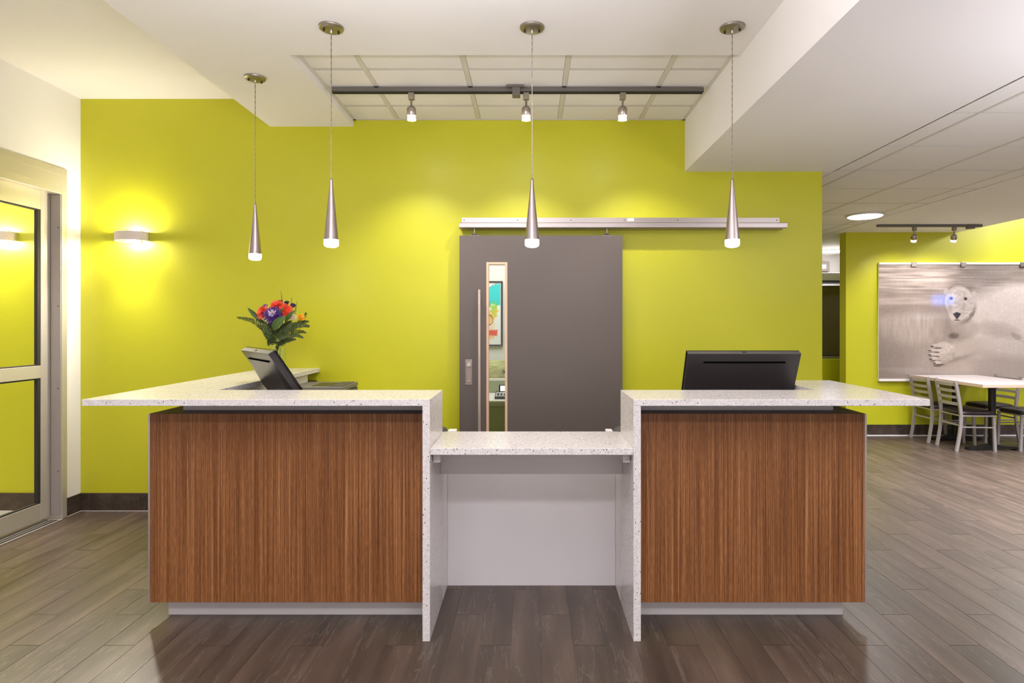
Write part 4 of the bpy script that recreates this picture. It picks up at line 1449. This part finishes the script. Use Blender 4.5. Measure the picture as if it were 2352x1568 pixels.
def flower(name, label, pos, face, rings, petal_mat, centre=None, cat='flower', group=None, small=False):
    t = thing(name, label, cat, tuple(pos), group=group)
    f = face.normalized()
    a = f.cross(Vector((0, 0, 1)))
    if a.length < 1e-3: a = Vector((1, 0, 0))
    a.normalize()
    b = f.cross(a).normalized()
    m = MB()
    for (n, L, Wd, lift, curl, h0) in rings:
        ph = random.uniform(0, 6)
        for k in range(n):
            an = ph + 2 * PI * k / n + random.uniform(-0.08, 0.08)
            rad = a * math.cos(an) + b * math.sin(an)
            d = rad * math.cos(lift) + f * math.sin(lift)
            petal(m, pos + f * h0 + rad * 0.003, d, f, L * random.uniform(0.88, 1.08), Wd, curl)
    m.build('petals', petal_mat, t, True)
    if centre:
        cm, r, sq = centre
        q = f.to_track_quat('Z', 'Y')
        MB().ball(pos + f * r * 0.3, r, 2, (1, 1, sq), q).build('flower_centre', cm, t, True)
    stem(t, pos - f * 0.006)
    return t


toC = Vector((0.38, -1.0, 0.25))
# purple chrysanthemum with a pale heart
mp_ = FP(627, 723, -0.13)
t = flower('chrysanthemum', 'large violet chrysanthemum with a pale centre at the front of the bouquet', mp_, Vector((0.2, -1.0, 0.45)),
           [(26, 0.072, 0.0040, -0.40, 0.10, 0.0), (26, 0.064, 0.0042, -0.20, 0.10, 0.001), (26, 0.060, 0.0042, 0.05, 0.12, 0.003), (24, 0.052, 0.004, 0.35, 0.1, 0.005), (20, 0.044, 0.004, 0.65, 0.05, 0.006)], M['purple'])
m = MB()
f = Vector((0.2, -1.0, 0.45)).normalized()
a = f.cross(Vector((0, 0, 1))).normalized()
b = f.cross(a)
for k in range(70):
    an = random.uniform(0, 2 * PI)
    l = random.uniform(0.6, 1.5)
    rad = a * math.cos(an) + b * math.sin(an)
    petal(m, mp_ + f * 0.008, rad * math.cos(l) + f * math.sin(l), f, random.uniform(0.034, 0.044), 0.0019, 0.0, 3)
m.build('flower_centre', M['mum_white'], t, True, label='pale lilac heart')
gb = [(24, 0.050, 0.0055, -0.15, 0.15, 0.0), (24, 0.048, 0.0055, 0.15, 0.2, 0.003), (22, 0.042, 0.005, 0.42, 0.2, 0.005), (18, 0.034, 0.0045, 0.72, 0.15, 0.007), (14, 0.026, 0.004, 1.0, 0.1, 0.008)]
flower('gerbera', 'coral red flower left of the violet chrysanthemum', FP(606, 718, -0.10), Vector((-0.5, -0.9, 0.35)), gb, M['orange'], (M['orange_c'], 0.012, 0.6))
flower('gerbera', 'coral red flower above the violet chrysanthemum', FP(637, 704, -0.05), Vector((0.05, -0.8, 0.75)), gb, M['orange'], (M['orange_c'], 0.012, 0.6))
flower('gerbera', 'coral red flower right of the violet chrysanthemum', FP(656, 714, -0.07), Vector((0.6, -0.85, 0.3)), gb, M['orange'], (M['orange_c'], 0.012, 0.6))
flower('aster', 'small violet flower behind the left coral flower', FP(609, 706, -0.02), Vector((-0.3, -0.7, 0.8)), [(18, 0.026, 0.004, 0.2, 0.1, 0), (14, 0.022, 0.004, 0.6, 0.1, 0.002)], M['purple'])
cr = [(10, 0.018, 0.007, 0.2, 0.5, 0), (9, 0.016, 0.007, 0.7, 0.4, 0.002), (7, 0.013, 0.006, 1.1, 0.3, 0.003)]
flower('carnation', 'dark violet bud at the top of the bouquet, leftmost of three', FP(645, 695, 0.02), Vector((0, -0.6, 1)), cr, M['purple_dark'], (M['purple_dark'], 0.012, 1.0))
flower('carnation', 'dark violet bud at the top of the bouquet, middle of three', FP(659, 697, 0.03), Vector((0.1, -0.6, 1)), cr, M['purple_dark'], (M['purple_dark'], 0.013, 1.0))
flower('carnation', 'dark violet bud at the top of the bouquet, rightmost of three', FP(673, 703, 0.02), Vector((0.3, -0.6, 0.8)), cr, M['purple_dark'], (M['purple_dark'], 0.014, 1.0))
rs = [(6, 0.032, 0.016, 0.45, 0.45, 0), (6, 0.029, 0.015, 0.8, 0.35, 0.003), (5, 0.025, 0.012, 1.1, 0.25, 0.006), (4, 0.022, 0.009, 1.35, 0.1, 0.008)]
flower('rose', 'cream rose at the right of the bouquet', FP(673, 732, -0.06), Vector((0.35, -0.9, 0.5)), rs, M['cream'], (M['cream'], 0.014, 1.2))
flower('rose', 'yellow rose at the right edge of the bouquet', FP(690, 731, -0.05), Vector((0.6, -0.8, 0.4)), rs, M['yellow'], (M['yellow'], 0.014, 1.2))


def big_leaf(label, base, tip, Wd, bend=0.03, matn='leaf', roll=0.0):
    t = thing('broad_leaf', label, 'leaf', tuple(base))
    d = tip - base
    L = d.length
    dn = d.normalized()
    sd = dn.cross(Vector((0, -1, 0.2))).normalized()
    sd = (Matrix.Rotation(roll, 3, dn) @ sd).normalized()
    nn_ = sd.cross(dn).normalized()
    if nn_.y > 0: nn_ = -nn_
    m = MB()
    rows, vein = [], []
    n = 10
    for i in range(n + 1):
        u = i / n
        w = Wd * (math.sin(PI * (0.06 + 0.92 * u ** 0.9)) ** 0.8)
        p = base + d * u + nn_ * bend * math.sin(PI * u)
        rows.append([p - sd * w + nn_ * w * 0.30, p - sd * w * 0.5 + nn_ * w * 0.06, p, p + sd * w * 0.5 + nn_ * w * 0.06, p + sd * w + nn_ * w * 0.30])
        vein.append(p + nn_ * 0.0008)
    m.strip(rows)
    m.build('blade', M[matn], t, True)
    MB().tube(vein, 0.0009, 5).build('midrib', M['leaf3'], t, True)
    return t


big_leaf('long dark leaf reaching up left out of the bouquet', FP(606, 742, -0.06), FP(569, 707, -0.07), 0.017, 0.012)
big_leaf('broad green leaf standing upright below the violet chrysanthemum', FP(628, 757, -0.15), FP(657, 726, -0.17), 0.030, 0.02)
big_leaf('narrow green leaf behind the cream rose', FP(655, 740, -0.09), FP(677, 712, -0.09), 0.015, 0.01)
big_leaf('round grey-green leaf hanging over the left rim of the vase', FP(631, 783, -0.05), FP(616, 795, -0.10), 0.028, 0.012, 'leaf2', 0.3)
big_leaf('pale leaf folded over the front rim of the vase', FP(630, 771, -0.07), FP(644, 783, -0.11), 0.017, 0.012, 'leaf3', 0.5)
big_leaf('small dark leaf tucked behind the coral flowers', FP(642, 703, 0.0), FP(640, 688, 0.0), 0.010, 0.005)
big_leaf('small leaf between the coral flowers', FP(645, 722, -0.11), FP(650, 706, -0.12), 0.010, 0.008)


def fern(label, pts, n, leaf_l, wd=0.0028, matn='leaf2', droop=0.15, side=1.0):
    t = thing('fern_frond', label, 'fern', tuple(pts[0]))
    P_ = [Vector(p) for p in pts]
    # resample
    C = []
    for i in range(n + 1):
        u = i / n * (len(P_) - 1)
        k = min(int(u), len(P_) - 2)
        C.append(P_[k].lerp(P_[k + 1], u - k))
    MB().tube(C, 0.0013, 5).build('stalk', M['stem'], t, True)
    m = MB()
    for i in range(1, n + 1):
        tg_ = (C[i] - C[i - 1]).normalized()
        sd = tg_.cross(Vector((0, -1, 0))).normalized()
        k = 1 - 0.75 * (i / n) ** 1.5
        for sg in (-1, 1):
            for rep in (0, 0.5):
                c = C[i - 1].lerp(C[i], rep)
                dr = (sd * sg + tg_ * 0.65 + Vector((0, random.uniform(-0.4, 0.4), -droop + random.uniform(-0.1, 0.1)))).normalized()
                petal(m, c, dr, Vector((0, -1, 0.3)), leaf_l * k * random.uniform(0.8, 1.15), wd, -0.1, 3)
    m.build('leaflets', M[matn], t, True)
    return t


fern('fern frond reaching far left of the bouquet', [FP(625, 778, -0.05), FP(605, 752, -0.08), FP(585, 738, -0.1), FP(565, 732, -0.11), FP(544, 729, -0.11)], 20, 0.034)
fern('fern frond low on the left of the bouquet', [FP(630, 785, -0.06), FP(615, 766, -0.1), FP(602, 752, -0.12), FP(590, 746, -0.13)], 14, 0.036)
fern('fern frond hanging in front of the vase neck to the left', [FP(633, 786, -0.08), FP(620, 775, -0.13), FP(606, 768, -0.15)], 12, 0.030)
fern('fern frond spreading right beneath the roses', [FP(640, 782, -0.06), FP(662, 760, -0.10), FP(682, 747, -0.11), FP(700, 746, -0.11), FP(711, 750, -0.11)], 18, 0.036)
fern('fern frond low on the right of the bouquet', [FP(640, 786, -0.07), FP(660, 774, -0.12), FP(680, 768, -0.13), FP(697, 776, -0.13)], 16, 0.032)
fern('fern frond drooping over the right rim of the vase', [FP(640, 788, -0.06), FP(655, 783, -0.1), FP(668, 780, -0.11), FP(680, 779, -0.11)], 12, 0.026)
fern('fern frond in the middle of the bouquet below the broad leaf', [FP(637, 790, -0.06), FP(640, 772, -0.12), FP(650, 758, -0.14), FP(668, 752, -0.14)], 14, 0.034)
fern('fern frond rising behind the yellow rose', [FP(668, 760, 0.0), FP(690, 738, 0.0), FP(703, 722, 0.0), FP(702, 718, 0.0)], 12, 0.022)
fern('fern frond filling the left middle of the bouquet', [FP(634, 788, -0.04), FP(622, 764, -0.07), FP(614, 746, -0.08), FP(604, 738, -0.08)], 14, 0.036)
fern('fern frond filling the right middle of the bouquet', [FP(638, 788, -0.03), FP(655, 758, -0.06), FP(672, 744, -0.07), (FP(690, 742, -0.07))], 14, 0.036)
fern('wispy fern tip at the far right of the bouquet, lower one', [FP(668, 768, -0.05), FP(688, 760, -0.05), FP(704, 764, -0.05)], 9, 0.026)
fern('wispy fern tip at the far right of the bouquet, upper one', [FP(672, 752, 0.0), FP(694, 738, 0.0), FP(710, 738, 0.0)], 9, 0.028)
fern('fern frond in the left heart of the bouquet under the coral flower', [FP(632, 790, -0.08), FP(618, 770, -0.13), FP(612, 752, -0.15), FP(608, 742, -0.15)], 12, 0.040, 0.0036)
fern('fern frond in the right heart of the bouquet under the cream rose', [FP(640, 790, -0.08), FP(652, 768, -0.13), FP(662, 752, -0.15), FP(672, 742, -0.15)], 12, 0.040, 0.0036)
fern('fern frond hanging low over the front of the vase neck', [FP(636, 780, -0.08), FP(642, 774, -0.13), FP(654, 772, -0.15), FP(668, 774, -0.15)], 10, 0.034, 0.0034)
big_leaf('dark broad leaf low in the left of the bouquet', FP(630, 778, -0.08), FP(604, 752, -0.12), 0.022, 0.015, 'leaf')
big_leaf('dark broad leaf behind the violet chrysanthemum', FP(634, 780, 0.0), FP(622, 728, 0.0), 0.034, 0.015, 'leaf2')
big_leaf('dark broad leaf behind the roses', FP(642, 778, 0.0), FP(668, 736, 0.0), 0.034, 0.015, 'leaf2')
for i, (a, b_, lb) in enumerate((((650, 712), (645, 669), 'tall pale bud spike at the top of the bouquet, left one'), ((664, 716), (671, 683), 'tall pale bud spike at the top of the bouquet, middle one'), ((676, 722), (682, 692), 'tall pale bud spike at the top of the bouquet, right one'))):
    t = thing('bud_spike', lb, 'flower', tuple(FP(*a, 0.03)))
    p0, p1 = FP(a[0], a[1], 0.03), FP(b_[0], b_[1], 0.04)
    MB().tube([NECK, p0, p0.lerp(p1, 0.5) + Vector((0.004, 0, 0)), p1], [0.0018, 0.0016, 0.0012, 0.0008], 6).build('stem', M['leaf3'], t, True)
    m = MB()
    for k in range(16):
        u = k / 15
        c = p0.lerp(p1, 0.15 + 0.85 * u)
        m.ball(c + Vector((random.uniform(-1, 1) * 0.005 * (1.2 - u), random.uniform(-0.004, 0.004), 0)), 0.0052 * (1.15 - 0.7 * u), 1, (0.8, 0.8, 1.5))
    m.build('buds', M['leaf3'], t, True)

# ------------------------------------------------------------------ television across the dining room (mirrored in the glossy print)
struct('wall_dining_front', MB().box(9.2, 11.75, -1.02, -0.90, 0, 3.02), M['white'])
tv = thing('television', 'wide wall television across the dining room, facing the bear print', 'television', (10.75, -0.9, 1.45))
MB().box(10.10, 11.40, -0.899, -0.845, 1.46, 2.26, 0.006).build('casing', M['black'], tv)
MB().box(10.14, 11.36, -0.845, -0.843, 1.52, 2.22).build('screen', emit('television_dim', (0.5, 0.45, 0.45), 0.5), tv, label='lit television picture')
MB().box(10.74, 11.30, -0.843, -0.842, 1.92, 2.17).build('picture_area', emit('television_blue', (0.08, 0.25, 1.0), 8.0), tv, label='bright blue picture area')
MB().box(10.20, 10.75, -0.843, -0.842, 1.75, 2.10).build('picture_area', emit('television_brown', (0.6, 0.35, 0.25), 0.9), tv)
MB().box(10.20, 11.30, -0.843, -0.842, 1.54, 1.70).build('caption_band', emit('television_pale', (0.9, 0.9, 0.9), 1.2), tv)
